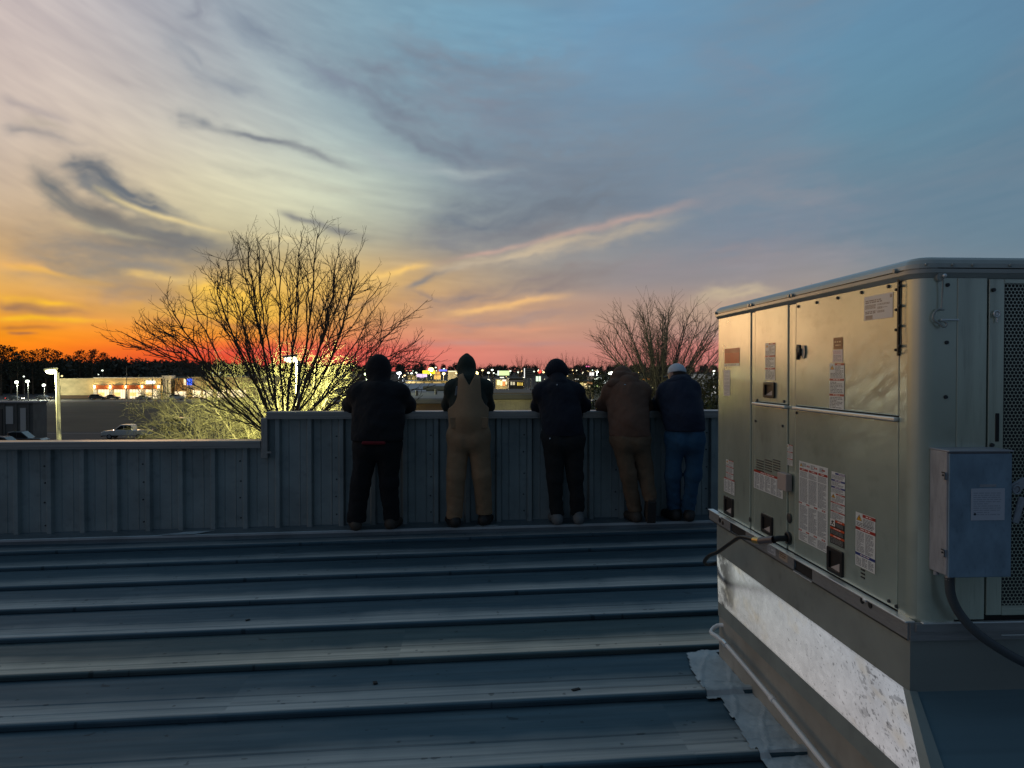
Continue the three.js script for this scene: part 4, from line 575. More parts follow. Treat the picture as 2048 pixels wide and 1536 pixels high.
// a figure from joints measured on the photograph (x, y) and their depth
function person(label, J, S, build) {
  const j = {}; for (const [k, [a, b, z]] of Object.entries(J)) j[k] = onZ(a, b, z);
  const base = V((j.ankleL.x + j.ankleR.x) / 2, SLOPE * j.ankleL.x + 0.05, (j.ankleL.z + j.ankleR.z) / 2), root = thing('person', label, 'person', base.toArray());
  const add = (name, geo, mat, lab) => { const q = geo.clone ? geo : geo; q.translate(-base.x, -base.y, -base.z); return part(root, name, q, mat, lab); };
  const mix = (a, b, t) => a.clone().lerp(b, t), H = j.head;
  // body: one continuous skin
  const t = S.tilt ?? 0.3, fwd = V(S.turn ?? 0, -Math.sin(t), -Math.cos(t)).normalize(), up = V(0, Math.cos(t), -Math.sin(t)), rt = V().crossVectors(fwd, up), hp = (a, b, c) => H.clone().addScaledVector(rt, a).addScaledVector(up, b).addScaledVector(fwd, c);
  const torsoLow = mix(j.hipL, j.hipR, 0.5), chest = mix(j.shL, j.shR, 0.5);
  const bs = [ball(H, 0.075, 0.105, 0.092), ball(hp(0, -0.055, 0.045), 0.05, 0.05, 0.05), limb(hp(0, 0.01, 0.088), hp(0, -0.022, 0.108), 0.011, 0.014), limb(hp(-0.025, -0.058, 0.083), hp(0.025, -0.058, 0.083), 0.011, 0.011), limb(hp(-0.035, 0.025, 0.078), hp(0.035, 0.025, 0.078), 0.014, 0.014), ball(hp(0.078, -0.005, 0), 0.012, 0.032, 0.02), ball(hp(-0.078, -0.005, 0), 0.012, 0.032, 0.02),
    limb(hp(0, -0.05, -0.01), mix(chest, H, 0.15), 0.055, 0.06), limb(chest, torsoLow, 0.12, 0.125), limb(j.shL, j.shR, 0.06, 0.06), limb(j.shL, j.elL, 0.048, 0.04), limb(j.elL, j.haL, 0.038, 0.026), limb(j.shR, j.elR, 0.048, 0.04), limb(j.elR, j.haR, 0.038, 0.026), limb(j.hipL, j.hipR, 0.1, 0.1), limb(j.hipL, j.kneeL, 0.08, 0.055), limb(j.kneeL, j.ankleL, 0.052, 0.038), limb(j.hipR, j.kneeR, 0.08, 0.055), limb(j.kneeR, j.ankleR, 0.052, 0.038)];
  const body = nets(field(bs, 0.03), bounds(bs, 0.02), 0.016), bits = [body];
  for (const [hand, el, sd] of [[j.haL, j.elL, 1], [j.haR, j.elR, -1]]) { const hs = handShapes(hand, hand.clone().sub(el).setY(0), sd); bits.push(nets(field(hs, 0.008), bounds(hs, 0.01), 0.0045)); }
  for (const q of [-0.031, 0.031]) bits.push(new THREE.SphereGeometry(0.011, 10, 8).translate(...hp(q, 0.006, 0.078).toArray()));
  add('body', mg(bits), skin);
  build({ j, mix, add, H, hp, chest, torsoLow, root, base });
}
function jacket(c, S, mat, name = 'jacket') {
  const { j, mix, add, chest, torsoLow } = c, w = S.w, sh = [];
  const off = (p, dx, dy = 0, dz = 0) => p.clone().add(V(dx, dy, dz)), hem = off(torsoLow, 0, S.hem ?? 0.05, 0.01);
  sh.push(limb(off(chest, -w * 0.45, -0.06, 0.02), off(hem, -w * 0.42), 0.135 * S.k, S.waist), limb(off(chest, w * 0.45, -0.06, 0.02), off(hem, w * 0.42), 0.135 * S.k, S.waist), limb(j.shL, j.shR, 0.085 * S.k, 0.085 * S.k), limb(off(chest, 0, -0.02, 0.05), off(hem, 0, 0.1, 0.0), 0.14 * S.k, 0.15 * S.k));
  for (const q of 'LR') sh.push(limb(j['sh' + q], j['el' + q], 0.08 * S.k * (S.arm ?? 1), 0.07 * S.k * (S.arm ?? 1)), limb(j['el' + q], mix(j['el' + q], j['ha' + q], 0.86), 0.068 * S.k * (S.arm ?? 1), 0.045));
  sh.push(limb(off(c.H, 0, -0.085, 0.02), off(chest, 0, 0.0, 0.03), 0.072, 0.1)); for (const q of 'LR') sh.push(limb(off(c.H, 0, -0.11, 0.03), off(j['sh' + q], 0, 0.012, 0.02), 0.07, 0.07 * S.k));
  const f = field(sh, 0.05), fd = folds(S.fold ?? 0.011, S.seed), low = hem.y - 0.015 + 0, g = nets((x, y, z) => Math.max(f(x, y, z) + fd(x, y, z), low - y), bounds(sh, 0.03), 0.0125);
  add(name, g, mat);
  return { f, hem };
}
function trousers(c, S, mat, name = 'trousers', extra) {
  const { j, add } = c, sh = [limb(j.hipL, j.hipR, S.hip, S.hip), limb(j.hipL.clone().add(V(0.02, 0.07, 0.0)), j.hipR.clone().add(V(-0.02, 0.07, 0.0)), S.hip * 0.84, S.hip * 0.84), ball(j.hipL.clone().add(V(0.03, -0.02, 0.045)), S.hip * 0.85, 0.12, 0.11), ball(j.hipR.clone().add(V(-0.03, -0.02, 0.045)), S.hip * 0.85, 0.12, 0.11)];
  for (const q of 'LR') { sh.push(limb(j['hip' + q], j['knee' + q], S.hip * 0.93, S.knee), limb(j['knee' + q], j['ankle' + q], S.knee, S.cuff)); }
  const one = ['L', 'R'].map((q) => [limb(j['hip' + q], j['knee' + q], S.hip * 0.93, S.knee), limb(j['knee' + q], j['ankle' + q], S.knee, S.cuff)]);
  const hip = field(sh.slice(0, 4), 0.05), fl = field(one[0], 0.03), fr = field(one[1], 0.03), fd = folds(S.fold ?? 0.011, S.seed + 5);
  const cy = Math.min(j.hipL.y, j.hipR.y);
  const f = (x, y, z) => { const legs = Math.min(fl(x, y, z), fr(x, y, z)); let d = smin(hip(x, y, z), legs, 0.04); const low = (x < (j.ankleL.x + j.ankleR.x) / 2 ? j.ankleL.y : j.ankleR.y) - 0.02; const bag = 1 + Math.max(0, 0.35 - (y - low)) * 2.2; d = d + fd(x, y, z) * bag; d = Math.max(d, low - y); if (extra) d = extra(d, x, y, z); return d; };
  const b = bounds(sh, 0.04); if (extra) b[4] = c.H.y; add(name, nets(f, b, 0.0125), mat);
}
function boots(c, mat, S = {}) {
  for (const q of 'LR') { const a = c.j['ankle' + q], o = S['toe' + q] ?? (q === 'L' ? -0.4 : 0.4), raise = S['raise' + q] ?? 0, fl = SLOPE * a.x + 0.052, d = V(Math.sin(o), 0, -Math.cos(o)), y0 = fl + 0.04 + raise;
    if (S['tip' + q]) { const toe = V(a.x - 0.005, fl + 0.035, a.z - 0.02), hl = V(a.x + 0.004, a.y - 0.02, a.z + 0.03), sh = [limb(hl, toe, 0.045, 0.04), limb(hl.clone().add(V(0, 0.02, -0.07)), toe.clone().add(V(0, 0.03, -0.06)), 0.05, 0.04)], f = field(sh, 0.03); c.add('boot', nets((x, y, z) => Math.max(f(x, y, z), fl + 0.001 - y, z - (a.z + 0.055 - (a.y - y) * 0.15)), bounds(sh, 0.02), 0.011), mat); c.add('boot_sole', rb(0.085, a.y - fl - 0.02, 0.016, 0.007).rotateX(0.15).translate(a.x, (a.y + fl) / 2 - 0.005, a.z + 0.05), K.boot); continue; }
    const heel = V(a.x, y0, a.z + 0.035).addScaledVector(d, -0.02), toe = V(a.x, fl + 0.042, a.z).addScaledVector(d, 0.15);
    const sh = [limb(V(a.x, a.y + 0.05, a.z), V(a.x, y0 + 0.03, a.z + 0.01), 0.05, 0.052), limb(heel, toe, 0.046, 0.04), limb(heel.clone().add(V(0, 0.02, 0)), toe.clone().lerp(heel, 0.35).add(V(0, 0.02, 0)), 0.048, 0.035)];
    const f = field(sh, 0.03); const g = nets((x, y, z) => { const along = (x - heel.x) * d.x + (z - heel.z) * d.z, sole = fl + 0.001 + raise * Math.max(0, Math.min(1, 1 - along / 0.15)); return Math.max(f(x, y, z), sole - y); }, bounds(sh, 0.02), 0.011); c.add('boot', g, mat); }
}
function hoodUp(c, mat, rx, ry, rz, peak = 0, name = 'hood') {
  const { H, hp, chest } = c, sh = [ball(hp(0, 0.01, -0.01), rx, ry, rz), limb(hp(0, -0.05, -0.02), chest.clone().add(V(0, 0.06, 0.03)), rx * 0.78, 0.11)]; if (peak) sh.push(limb(hp(0, ry * 0.7, -0.02), hp(0.003, ry + peak * 0.55, -0.03), 0.05, 0.012));
  const f = field(sh, 0.045), fd = folds(0.006, 31), fo = hp(0, 0, 0.1), op = [ball(hp(0, -0.015, 0.12), 0.07, 0.1, 0.075)], of = op[0].d; c.add(name, nets((x, y, z) => Math.max(f(x, y, z) + fd(x, y, z), -of(x, y, z)), bounds(sh, 0.03), 0.011), mat);
}
const K = { black: cloth(0.006, 0.007, 0.01), blackPants: cloth(0.006, 0.0068, 0.009), tan: cloth(0.3, 0.195, 0.11), green: cloth(0.02, 0.03, 0.023), navy: cloth(0.007, 0.01, 0.02), charcoal: cloth(0.011, 0.013, 0.014), brown: cloth(0.15, 0.08, 0.052), umber: cloth(0.16, 0.105, 0.062), navy2: cloth(0.012, 0.02, 0.042), denim: cloth(0.022, 0.08, 0.15), red: cloth(0.16, 0.008, 0.014), boot: std(0.02, 0.018, 0.016, 0.6), tanBoot: std(0.06, 0.048, 0.036, 0.7), greyShoe: std(0.14, 0.15, 0.15, 0.7), cap: cloth(0.6, 0.66, 0.72), grey: cloth(0.2, 0.24, 0.27) };

person('big broad person in a black hoodie and black trousers, leaning on the parapet', { head: [757, 742, -7.47], shL: [719, 789, -7.4], shR: [796, 789, -7.4], elL: [704, 811, -7.55], elR: [811, 811, -7.55], haL: [735, 817, -7.66], haR: [782, 817, -7.66], hipL: [733, 888, -7.26], hipR: [777, 888, -7.26], kneeL: [722, 965, -7.28], kneeR: [778, 965, -7.28], ankleL: [712, 1040, -7.34], ankleR: [783, 1036, -7.36] }, { tilt: 0.35 }, (c) => {
  jacket(c, { w: 0.2, k: 1.14, waist: 0.16, hem: 0.05, seed: 2, arm: 1.14 }, K.black, 'hoodie'); trousers(c, { hip: 0.128, knee: 0.09, cuff: 0.086, seed: 3 }, K.blackPants); boots(c, K.tanBoot); hoodUp(c, K.black, 0.125, 0.148, 0.13);
  const p = onZ(745, 886, -7.1), s = [limb(onZ(727, 886, -7.085), onZ(768, 886, -7.085), 0.017, 0.016)]; c.add('shirt_hem', nets(field(s, 0.01), bounds(s, 0.01), 0.006), K.red, 'strip of dark red shirt below the hoodie');
});
person('person in tan bib overalls over a dark green hoodie with pointed hood', { head: [933, 737, -7.5], shL: [906, 779, -7.4], shR: [967, 777, -7.4], elL: [898, 812, -7.54], elR: [974, 812, -7.54], haL: [918, 818, -7.68], haR: [956, 818, -7.68], hipL: [918, 872, -7.26], hipR: [956, 872, -7.26], kneeL: [913, 950, -7.28], kneeR: [963, 948, -7.28], ankleL: [909, 1032, -7.36], ankleR: [968, 1024, -7.4] }, { tilt: 0.3 }, (c) => {
  const { f, hem } = jacket(c, { w: 0.11, k: 0.98, waist: 0.115, hem: 0.06, seed: 8 }, K.green, 'hoodie');
  const cx = onZ(938.5, 790, -7.3).x, Y = (py) => onZ(938, py, -7.3).y, yw = [[Y(744), 0.1], [Y(795), 0.115], [Y(808), 0.145], [Y(820), 0.21], [Y(828), 0.4]], notch = Y(771);
  const wAt = (y) => { if (y > yw[0][0]) return yw[0][1]; for (let i = 1; i < yw.length; i++) if (y > yw[i][0]) { const t = (y - yw[i][0]) / (yw[i - 1][0] - yw[i][0]); return yw[i][1] + (yw[i - 1][1] - yw[i][1]) * t; } return 0.5; };
  const elx = Math.min(c.j.elL.x, c.j.shL.x), erx = Math.max(c.j.elR.x, c.j.shR.x), ft = (() => { const off = (p, dx, dy = 0, dz = 0) => p.clone().add(V(dx, dy, dz)), sh = [limb(off(c.chest, -0.05, -0.06, 0.02), off(hem, -0.046), 0.15, 0.13), limb(off(c.chest, 0.05, -0.06, 0.02), off(hem, 0.046), 0.15, 0.13), limb(off(c.chest, 0, 0.03, 0.07), off(hem, 0, 0.1, 0.02), 0.125, 0.152), limb(off(c.j.shL, 0.055, 0.02, 0.02), off(c.j.shR, -0.055, 0.02, 0.02), 0.1, 0.1)]; return field(sh, 0.05); })();
  trousers(c, { hip: 0.118, knee: 0.092, cuff: 0.078, seed: 9, fold: 0.008 }, K.tan, 'overalls', (d, x, y, z) => smin(d, Math.max(ft(x, y, z) - 0.006, Math.abs(x - cx) - wAt(y), Math.min(0.05, (y - notch) * 0.55) - Math.abs(x - cx)), 0.015));
  for (const [a, b] of [[912, 828], [964, 828]]) { const p = onZ(a, b + 6, -7.13); c.add('back_pocket', rb(0.11, 0.1, 0.012, 0.005).rotateZ(a < 930 ? 0.12 : -0.12).translate(p.x, p.y - 0.05, p.z + 0.0), K.tan); }
  boots(c, K.boot); hoodUp(c, K.green, 0.096, 0.118, 0.112, 0.018);
  const q = onZ(916, 782, -7.27); c.add('shirt_patch', rb(0.05, 0.09, 0.012, 0.005).rotateZ(-0.15).translate(q.x, q.y, q.z + 0.02), K.grey, 'pale printed patch beside the strap');
});
person('person in a navy black jacket and dark knit cap with grey shoes', { head: [1113, 744, -7.48], shL: [1084, 786, -7.4], shR: [1150, 786, -7.4], elL: [1078, 812, -7.54], elR: [1166, 812, -7.54], haL: [1103, 818, -7.68], haR: [1140, 818, -7.68], hipL: [1106, 876, -7.26], hipR: [1146, 876, -7.26], kneeL: [1110, 953, -7.27], kneeR: [1150, 953, -7.27], ankleL: [1113, 1026, -7.36], ankleR: [1156, 1026, -7.36] }, { tilt: 0.3 }, (c) => {
  jacket(c, { w: 0.14, k: 1.04, waist: 0.136, hem: 0.04, seed: 14 }, K.navy); trousers(c, { hip: 0.112, knee: 0.082, cuff: 0.064, seed: 15 }, K.charcoal); boots(c, K.greyShoe, { toeL: -0.2, toeR: 0.1 });
  const { hp } = c, sh = [ball(hp(0, 0.035, -0.006), 0.098, 0.098, 0.112), limb(hp(-0.05, 0.0, -0.03), hp(0.05, 0.0, -0.03), 0.068, 0.068)], f = field(sh, 0.03), cut = ball(hp(0, -0.03, 0.12), 0.075, 0.1, 0.08); c.add('knit_cap', nets((x, y, z) => Math.max(f(x, y, z) + 0.0015 * Math.sin(x * 300), -cut.d(x, y, z)), bounds(sh, 0.02), 0.009), K.navy);
  const n = [limb(hp(0, -0.07, -0.025), c.chest.clone().add(V(0, 0.07, 0.03)), 0.085, 0.1)]; c.add('collar', nets(field(n, 0.02), bounds(n, 0.01), 0.011), K.navy);
  for (const [a, b, z] of [[1114, 769.5, -7.22], [1100, 877, -7.12]]) { const p = onZ(a, b, z); c.add('button', new THREE.SphereGeometry(0.007, 10, 8).scale(1, 1, 0.5).translate(p.x, p.y, p.z), K.cap); }
});
person('person in a brown hooded work jacket, head bowed and one heel raised', { head: [1245, 757, -7.55], shL: [1224, 783, -7.42], shR: [1283, 783, -7.4], elL: [1207, 811, -7.55], elR: [1291, 812, -7.54], haL: [1226, 819, -7.68], haR: [1262, 819, -7.68], hipL: [1242, 876, -7.24], hipR: [1277, 876, -7.24], kneeL: [1256, 948, -7.26], kneeR: [1290, 945, -7.3], ankleL: [1270, 1018, -7.36], ankleR: [1301, 998, -7.26] }, { tilt: 0.65 }, (c) => {
  jacket(c, { w: 0.14, k: 1.06, waist: 0.138, hem: 0.035, seed: 22, fold: 0.01 }, K.brown); trousers(c, { hip: 0.11, knee: 0.08, cuff: 0.066, seed: 23, fold: 0.01 }, K.umber); boots(c, K.tanBoot, { toeL: -0.3, tipR: true });
  hoodUp(c, K.brown, 0.108, 0.115, 0.12);
  const n = [limb(onZ(1224, 768, -7.36), onZ(1268, 768, -7.36), 0.055, 0.055), limb(onZ(1232, 754, -7.42), onZ(1266, 756, -7.42), 0.06, 0.06)]; const f = field(n, 0.04), fd = folds(0.012, 4); c.add('hood_roll', nets((x, y, z) => f(x, y, z) + fd(x, y, z), bounds(n, 0.02), 0.011), K.brown);
  const p = onZ(1250, 769, -7.2); c.add('tag', rb(0.02, 0.008, 0.004, 0.002, p.x, p.y, p.z), K.cap);
});
person('person in a pale mesh cap, navy hoodie and blue jeans', { head: [1353, 752, -7.52], shL: [1334, 783, -7.42], shR: [1381, 780, -7.4], elL: [1315, 811, -7.55], elR: [1390, 810, -7.52], haL: [1302, 818, -7.68], haR: [1360, 819, -7.68], hipL: [1352, 876, -7.24], hipR: [1388, 876, -7.24], kneeL: [1345, 950, -7.28], kneeR: [1386, 950, -7.25], ankleL: [1348, 1016, -7.4], ankleR: [1377, 1024, -7.33] }, { tilt: 0.25, turn: -0.45 }, (c) => {
  jacket(c, { w: 0.14, k: 1.04, waist: 0.136, hem: 0.085, seed: 41 }, K.navy2, 'hoodie'); trousers(c, { hip: 0.106, knee: 0.074, cuff: 0.062, seed: 42, fold: 0.011 }, K.denim, 'jeans'); boots(c, K.boot);
  const { hp } = c, sh = [ball(hp(0, 0.04, -0.01), 0.09, 0.085, 0.105)], f = field(sh, 0.02), b = bounds(sh, 0.02); const cut = hp(0, 0.022, 0), up = hp(0, 1, 0).sub(c.H); const cap = c.add('cap', nets((x, y, z) => Math.max(f(x, y, z), -((x - cut.x) * up.x + (y - cut.y) * up.y + (z - cut.z) * up.z)), b, 0.008), K.cap);
  const br = [limb(hp(-0.045, 0.025, 0.09), hp(0.045, 0.025, 0.09), 0.012, 0.012), limb(hp(-0.03, 0.018, 0.15), hp(0.03, 0.018, 0.15), 0.012, 0.012), limb(hp(0, 0.024, 0.08), hp(0, 0.018, 0.15), 0.03, 0.02)]; const bf = field(br, 0.03); const g = nets((x, y, z) => Math.max(bf(x, y, z), Math.abs((x - hp(0, 0.022, 0.1).x) * up.x + (y - hp(0, 0.022, 0.1).y) * up.y + (z - hp(0, 0.022, 0.1).z) * up.z) - 0.005), bounds(br, 0.02), 0.006); c.add('cap_brim', g, K.grey);
  const ha = [ball(hp(0, 0.005, -0.03), 0.08, 0.07, 0.075)]; c.add('hair', nets(field(ha, 0.02), bounds(ha, 0.01), 0.01), std(0.03, 0.02, 0.014, 0.8));
  const n = [limb(hp(0, -0.085, -0.02), c.chest.clone().add(V(0.0, 0.05, 0.03)), 0.08, 0.105), limb(onZ(1338, 770, -7.4), onZ(1378, 768, -7.38), 0.05, 0.055), limb(onZ(1352, 760, -7.45), onZ(1372, 758, -7.42), 0.05, 0.045)]; const nf = field(n, 0.04), fd = folds(0.01, 6); c.add('hood_roll', nets((x, y, z) => nf(x, y, z) + fd(x, y, z), bounds(n, 0.02), 0.011), K.navy2);
});

// ------------------------------------------------------------------ trees
class Wood {                 // collects tapered tubes into one geometry
  constructor() { this.P = []; this.N = []; this.I = []; }
  tube(pts, r0, r1, n) {
    const base = this.P.length / 3, m = pts.length; let ref = Math.abs(pts[m - 1].y - pts[0].y) > 0.9 * pts[m - 1].distanceTo(pts[0]) ? V(1, 0, 0) : V(0, 1, 0);
    for (let i = 0; i < m; i++) {
      const a = pts[Math.max(0, i - 1)], b = pts[Math.min(m - 1, i + 1)], t = b.clone().sub(a).normalize(), u = V().crossVectors(ref, t).normalize(), w = V().crossVectors(t, u), r = r0 + (r1 - r0) * i / (m - 1);
      for (let k = 0; k < n; k++) { const q = k / n * Math.PI * 2, c = Math.cos(q), s = Math.sin(q), nx = u.x * c + w.x * s, ny = u.y * c + w.y * s, nz = u.z * c + w.z * s; this.P.push(pts[i].x + nx * r, pts[i].y + ny * r, pts[i].z + nz * r); this.N.push(nx, ny, nz); }
    }
    for (let i = 0; i + 1 < m; i++) for (let k = 0; k < n; k++) { const a = base + i * n + k, b = base + i * n + (k + 1) % n; this.I.push(a, b, b + n, a, b + n, a + n); }
  }
  geo() { const g = new THREE.BufferGeometry(); g.setAttribute('position', new THREE.Float32BufferAttribute(this.P, 3)); g.setAttribute('normal', new THREE.Float32BufferAttribute(this.N, 3)); g.setIndex(this.I); return g; }
}
function shoot(r, p, d, len, n, wander, lift) { const pts = [p.clone()], q = d.clone(); for (let i = 0; i < n; i++) { q.x += (r() - 0.5) * wander; q.y += (r() - 0.5) * wander + lift; q.z += (r() - 0.5) * wander; q.normalize(); pts.push(pts[i].clone().addScaledVector(q, len / n)); } return pts; }
function sideDir(r, t, ang) { const u = V(r() - 0.5, r() - 0.5, r() - 0.5).cross(t).normalize(); return t.clone().multiplyScalar(Math.cos(ang)).addScaledVector(u, Math.sin(ang)); }
// children along a branch: levels = [{n per metre, len, ang, seg, sides, wander, lift}]
function ramify(r, W, pts, r0, r1, L, lv, o) {
  const S = L[lv]; if (!S) return; let total = 0; for (let i = 1; i < pts.length; i++) total += pts[i].distanceTo(pts[i - 1]);
  const n = Math.max(1, Math.round(total * S.per * (0.8 + 0.4 * r())));
  for (let k = 0; k < n; k++) {
    const t = S.from + (1 - S.from) * (k + r()) / n, f = t * (pts.length - 1), i = Math.min(pts.length - 2, f | 0), p = pts[i].clone().lerp(pts[i + 1], f - i), dir = pts[i + 1].clone().sub(pts[i]).normalize();
    const len = S.len * (0.45 + 0.8 * r()) * (1 - (o.taper ?? 0.45) * t) * (o.scale ?? 1), d = sideDir(r, dir, S.ang * (0.7 + 0.6 * r())); if (o.keepUp && d.y < -0.1) d.y *= -0.5;
    if (o.flat) d.addScaledVector(o.flat, -d.dot(o.flat) * 0.4); d.normalize();
    const q = shoot(r, p, d, len, S.seg, S.wander, S.lift), ra = Math.min(S.r, (r0 + (r1 - r0) * t) * 0.75), rbb = S.tip ?? ra * 0.35;
    W.tube(q, ra, rbb, S.sides); ramify(r, W, q, ra, rbb, L, lv + 1, o);
  }
}
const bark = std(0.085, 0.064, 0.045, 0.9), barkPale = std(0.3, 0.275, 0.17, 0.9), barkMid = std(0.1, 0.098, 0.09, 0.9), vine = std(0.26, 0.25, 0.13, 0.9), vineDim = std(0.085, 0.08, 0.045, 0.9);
const G = (p) => V(p.x, GROUND, p.z);
{ // the large bare tree behind the step of the parapet
  const D = -12.2, r = rng(31), T = thing('bare_tree', 'large bare many-stemmed tree behind the step of the parapet', 'tree', G(onZ(572, 900, D)).toArray());
  const o = T.position.clone().negate(), at = (x, y, dz) => onZ(x, y, D + dz).add(o);
  const trunk = new Wood(), f = at(572, 905, 0); trunk.tube([V(0, -0.1, 0), V(0.04, 1.2, 0.05), V(-0.05, 3.2, 0), f.clone().add(V(0, -0.9, 0)), f], 0.26, 0.19, 10);
  part(T, 'trunk', trunk.geo(), bark);
  // limbs: mid points and tip measured on the photograph, with a depth of their own
  const limbs = [[[540, 868, 0.1], [470, 790, 0.6], [385, 710, 1.1], [300, 655, 1.5], [252, 640, 1.7], 0.06], [[538, 872, 0.3], [455, 800, 1.1], [380, 690, 1.7], [310, 610, 2.1], [265, 588, 2.3], 0.06], [[545, 860, -0.3], [470, 760, -0.8], [400, 660, -1.2], [352, 590, -1.5], [318, 560, -1.6], 0.06], [[548, 850, 0.1], [495, 735, 0.4], [440, 620, 0.6], [412, 560, 0.7], [396, 515, 0.8], 0.065], [[552, 845, -0.4], [510, 720, -1.1], [465, 590, -1.7], [430, 500, -2], [412, 488, -2.1], 0.055],
    [[558, 845, 0.2], [530, 720, 0.5], [505, 600, 0.8], [488, 500, 0.9], [480, 452, 1], 0.075], [[560, 842, -0.2], [540, 700, -0.7], [520, 590, -1], [510, 500, -1.1], [504, 440, -1.2], 0.07], [[566, 850, 0.3], [562, 730, 0.9], [560, 620, 1.2], [558, 520, 1.4], [556, 440, 1.5], 0.065], [[574, 850, -0.3], [586, 720, -0.8], [596, 610, -1.1], [602, 510, -1.3], [608, 428, -1.4], 0.085], [[578, 850, 0.3], [606, 720, 0.6], [622, 610, 0.8], [636, 510, 0.9], [650, 432, 1], 0.085],
    [[584, 845, -0.2], [630, 720, -0.4], [660, 620, -0.6], [682, 530, -0.7], [700, 455, -0.8], 0.07], [[588, 850, 0.4], [650, 740, 1.2], [690, 640, 1.7], [718, 560, 1.9], [742, 480, 2.1], 0.06], [[592, 860, -0.3], [660, 770, -0.9], [715, 680, -1.3], [760, 610, -1.6], [806, 565, -1.8], 0.06], [[596, 866, 0.2], [680, 790, 0.6], [745, 715, 0.9], [790, 660, 1.1], [838, 618, 1.2], 0.055], [[590, 872, 0.8], [655, 815, 1.8], [730, 750, 2.5], [780, 720, 2.8], [830, 690, 3], 0.045], [[545, 875, -0.6], [470, 825, -1.3], [390, 770, -1.9], [330, 735, -2.2], [285, 700, -2.4], 0.045], [[555, 858, 0.9], [520, 780, 1.9], [488, 690, 2.6], [470, 610, 3], [452, 560, 3.1], 0.05], [[582, 856, 0.9], [610, 780, 2], [640, 690, 2.8], [668, 600, 3.2], [690, 520, 3.4], 0.05], [[580, 862, -0.9], [640, 800, -1.8], [690, 740, -2.4], [740, 660, -2.8], [775, 600, -3], 0.045]];
  const twigs = new Wood();
  limbs.forEach((l, i) => {
    const c = new THREE.CatmullRomCurve3([f, ...l.slice(0, 5).map(([x, y, q], n) => at(572 + (x - 572) * (1 - (x < 480 ? 0.017 : 0.011) * n * n), y + n * n * 2.1, q))]), pts = c.getPoints(16).map((p, k) => k && k < 16 ? p.add(V((r() - 0.5) * 0.05, (r() - 0.5) * 0.05, (r() - 0.5) * 0.05)) : p), w = new Wood(); w.tube(pts, l[5] * 0.29, 0.005, 7);
    const fork = [0.28, 0.42, 0.56].map((t, n) => { const k = Math.round(t * 16), s = pts[k], tip = at(l[4][0] + (r() - 0.5) * 110, l[4][1] + 20 + 70 * r() + n * 20, l[4][2] + (r() - 0.5) * 2), m = s.clone().lerp(tip, 0.45).add(pts[Math.min(16, k + 4)].clone().sub(s.clone().lerp(tip, 0.3)).multiplyScalar(0.35)), q = new THREE.CatmullRomCurve3([s, m, tip]).getPoints(12).map((p, i2) => i2 && i2 < 12 ? p.add(V((r() - 0.5) * 0.05, (r() - 0.5) * 0.05, (r() - 0.5) * 0.05)) : p); w.tube(q, l[5] * 0.29 * (1 - t) * 0.85, 0.0045, 5); return q; });
    const L = [{ per: 3.4, from: 0.26, len: 0.95, ang: 0.6, seg: 6, sides: 4, wander: 0.22, lift: 0.07, r: 0.0074, tip: 0.0027 }, { per: 7.2, from: 0.15, len: 0.5, ang: 0.75, seg: 4, sides: 3, wander: 0.3, lift: 0.06, r: 0.0037, tip: 0.0019 }, { per: 9, from: 0.2, len: 0.24, ang: 0.8, seg: 3, sides: 3, wander: 0.35, lift: 0.05, r: 0.0024, tip: 0.0014 }];
    part(T, numberedPart('limb', i), w.geo(), bark); ramify(r, twigs, pts, l[5] * 0.29, 0.005, L, 0, { keepUp: true, taper: 0.72 }); for (const q of fork) ramify(r, twigs, q, 0.016, 0.0045, L, 0, { keepUp: true, taper: 0.72, scale: 0.8 });
  });
  const c = part(T, 'twigs', twigs.geo(), bark); c.userData.kind = 'stuff';
}
{ // the lamp-lit tangle of bare growth behind it
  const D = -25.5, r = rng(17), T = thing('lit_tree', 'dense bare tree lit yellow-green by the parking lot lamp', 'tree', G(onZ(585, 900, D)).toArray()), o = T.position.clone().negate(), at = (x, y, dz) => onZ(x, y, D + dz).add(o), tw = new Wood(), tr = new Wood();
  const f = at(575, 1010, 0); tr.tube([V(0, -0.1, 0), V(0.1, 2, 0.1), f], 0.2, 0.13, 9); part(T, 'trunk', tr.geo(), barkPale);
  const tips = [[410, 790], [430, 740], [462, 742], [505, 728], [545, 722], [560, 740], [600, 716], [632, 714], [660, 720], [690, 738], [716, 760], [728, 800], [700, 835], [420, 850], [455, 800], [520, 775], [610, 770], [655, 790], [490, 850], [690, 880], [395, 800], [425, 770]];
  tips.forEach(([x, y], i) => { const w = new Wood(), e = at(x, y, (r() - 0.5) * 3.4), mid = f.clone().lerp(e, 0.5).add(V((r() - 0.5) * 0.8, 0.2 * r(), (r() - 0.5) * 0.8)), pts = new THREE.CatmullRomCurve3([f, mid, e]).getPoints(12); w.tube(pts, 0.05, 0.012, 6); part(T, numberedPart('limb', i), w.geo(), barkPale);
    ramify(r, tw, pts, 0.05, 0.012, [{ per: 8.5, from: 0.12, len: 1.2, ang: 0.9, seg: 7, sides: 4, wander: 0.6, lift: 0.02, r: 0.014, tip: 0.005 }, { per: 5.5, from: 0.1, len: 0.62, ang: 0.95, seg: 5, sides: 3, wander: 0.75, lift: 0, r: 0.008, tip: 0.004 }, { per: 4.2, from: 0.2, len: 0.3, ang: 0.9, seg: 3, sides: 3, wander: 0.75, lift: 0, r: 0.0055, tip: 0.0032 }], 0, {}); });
  part(T, 'twigs', tw.geo(), vine).userData.kind = 'stuff';
}
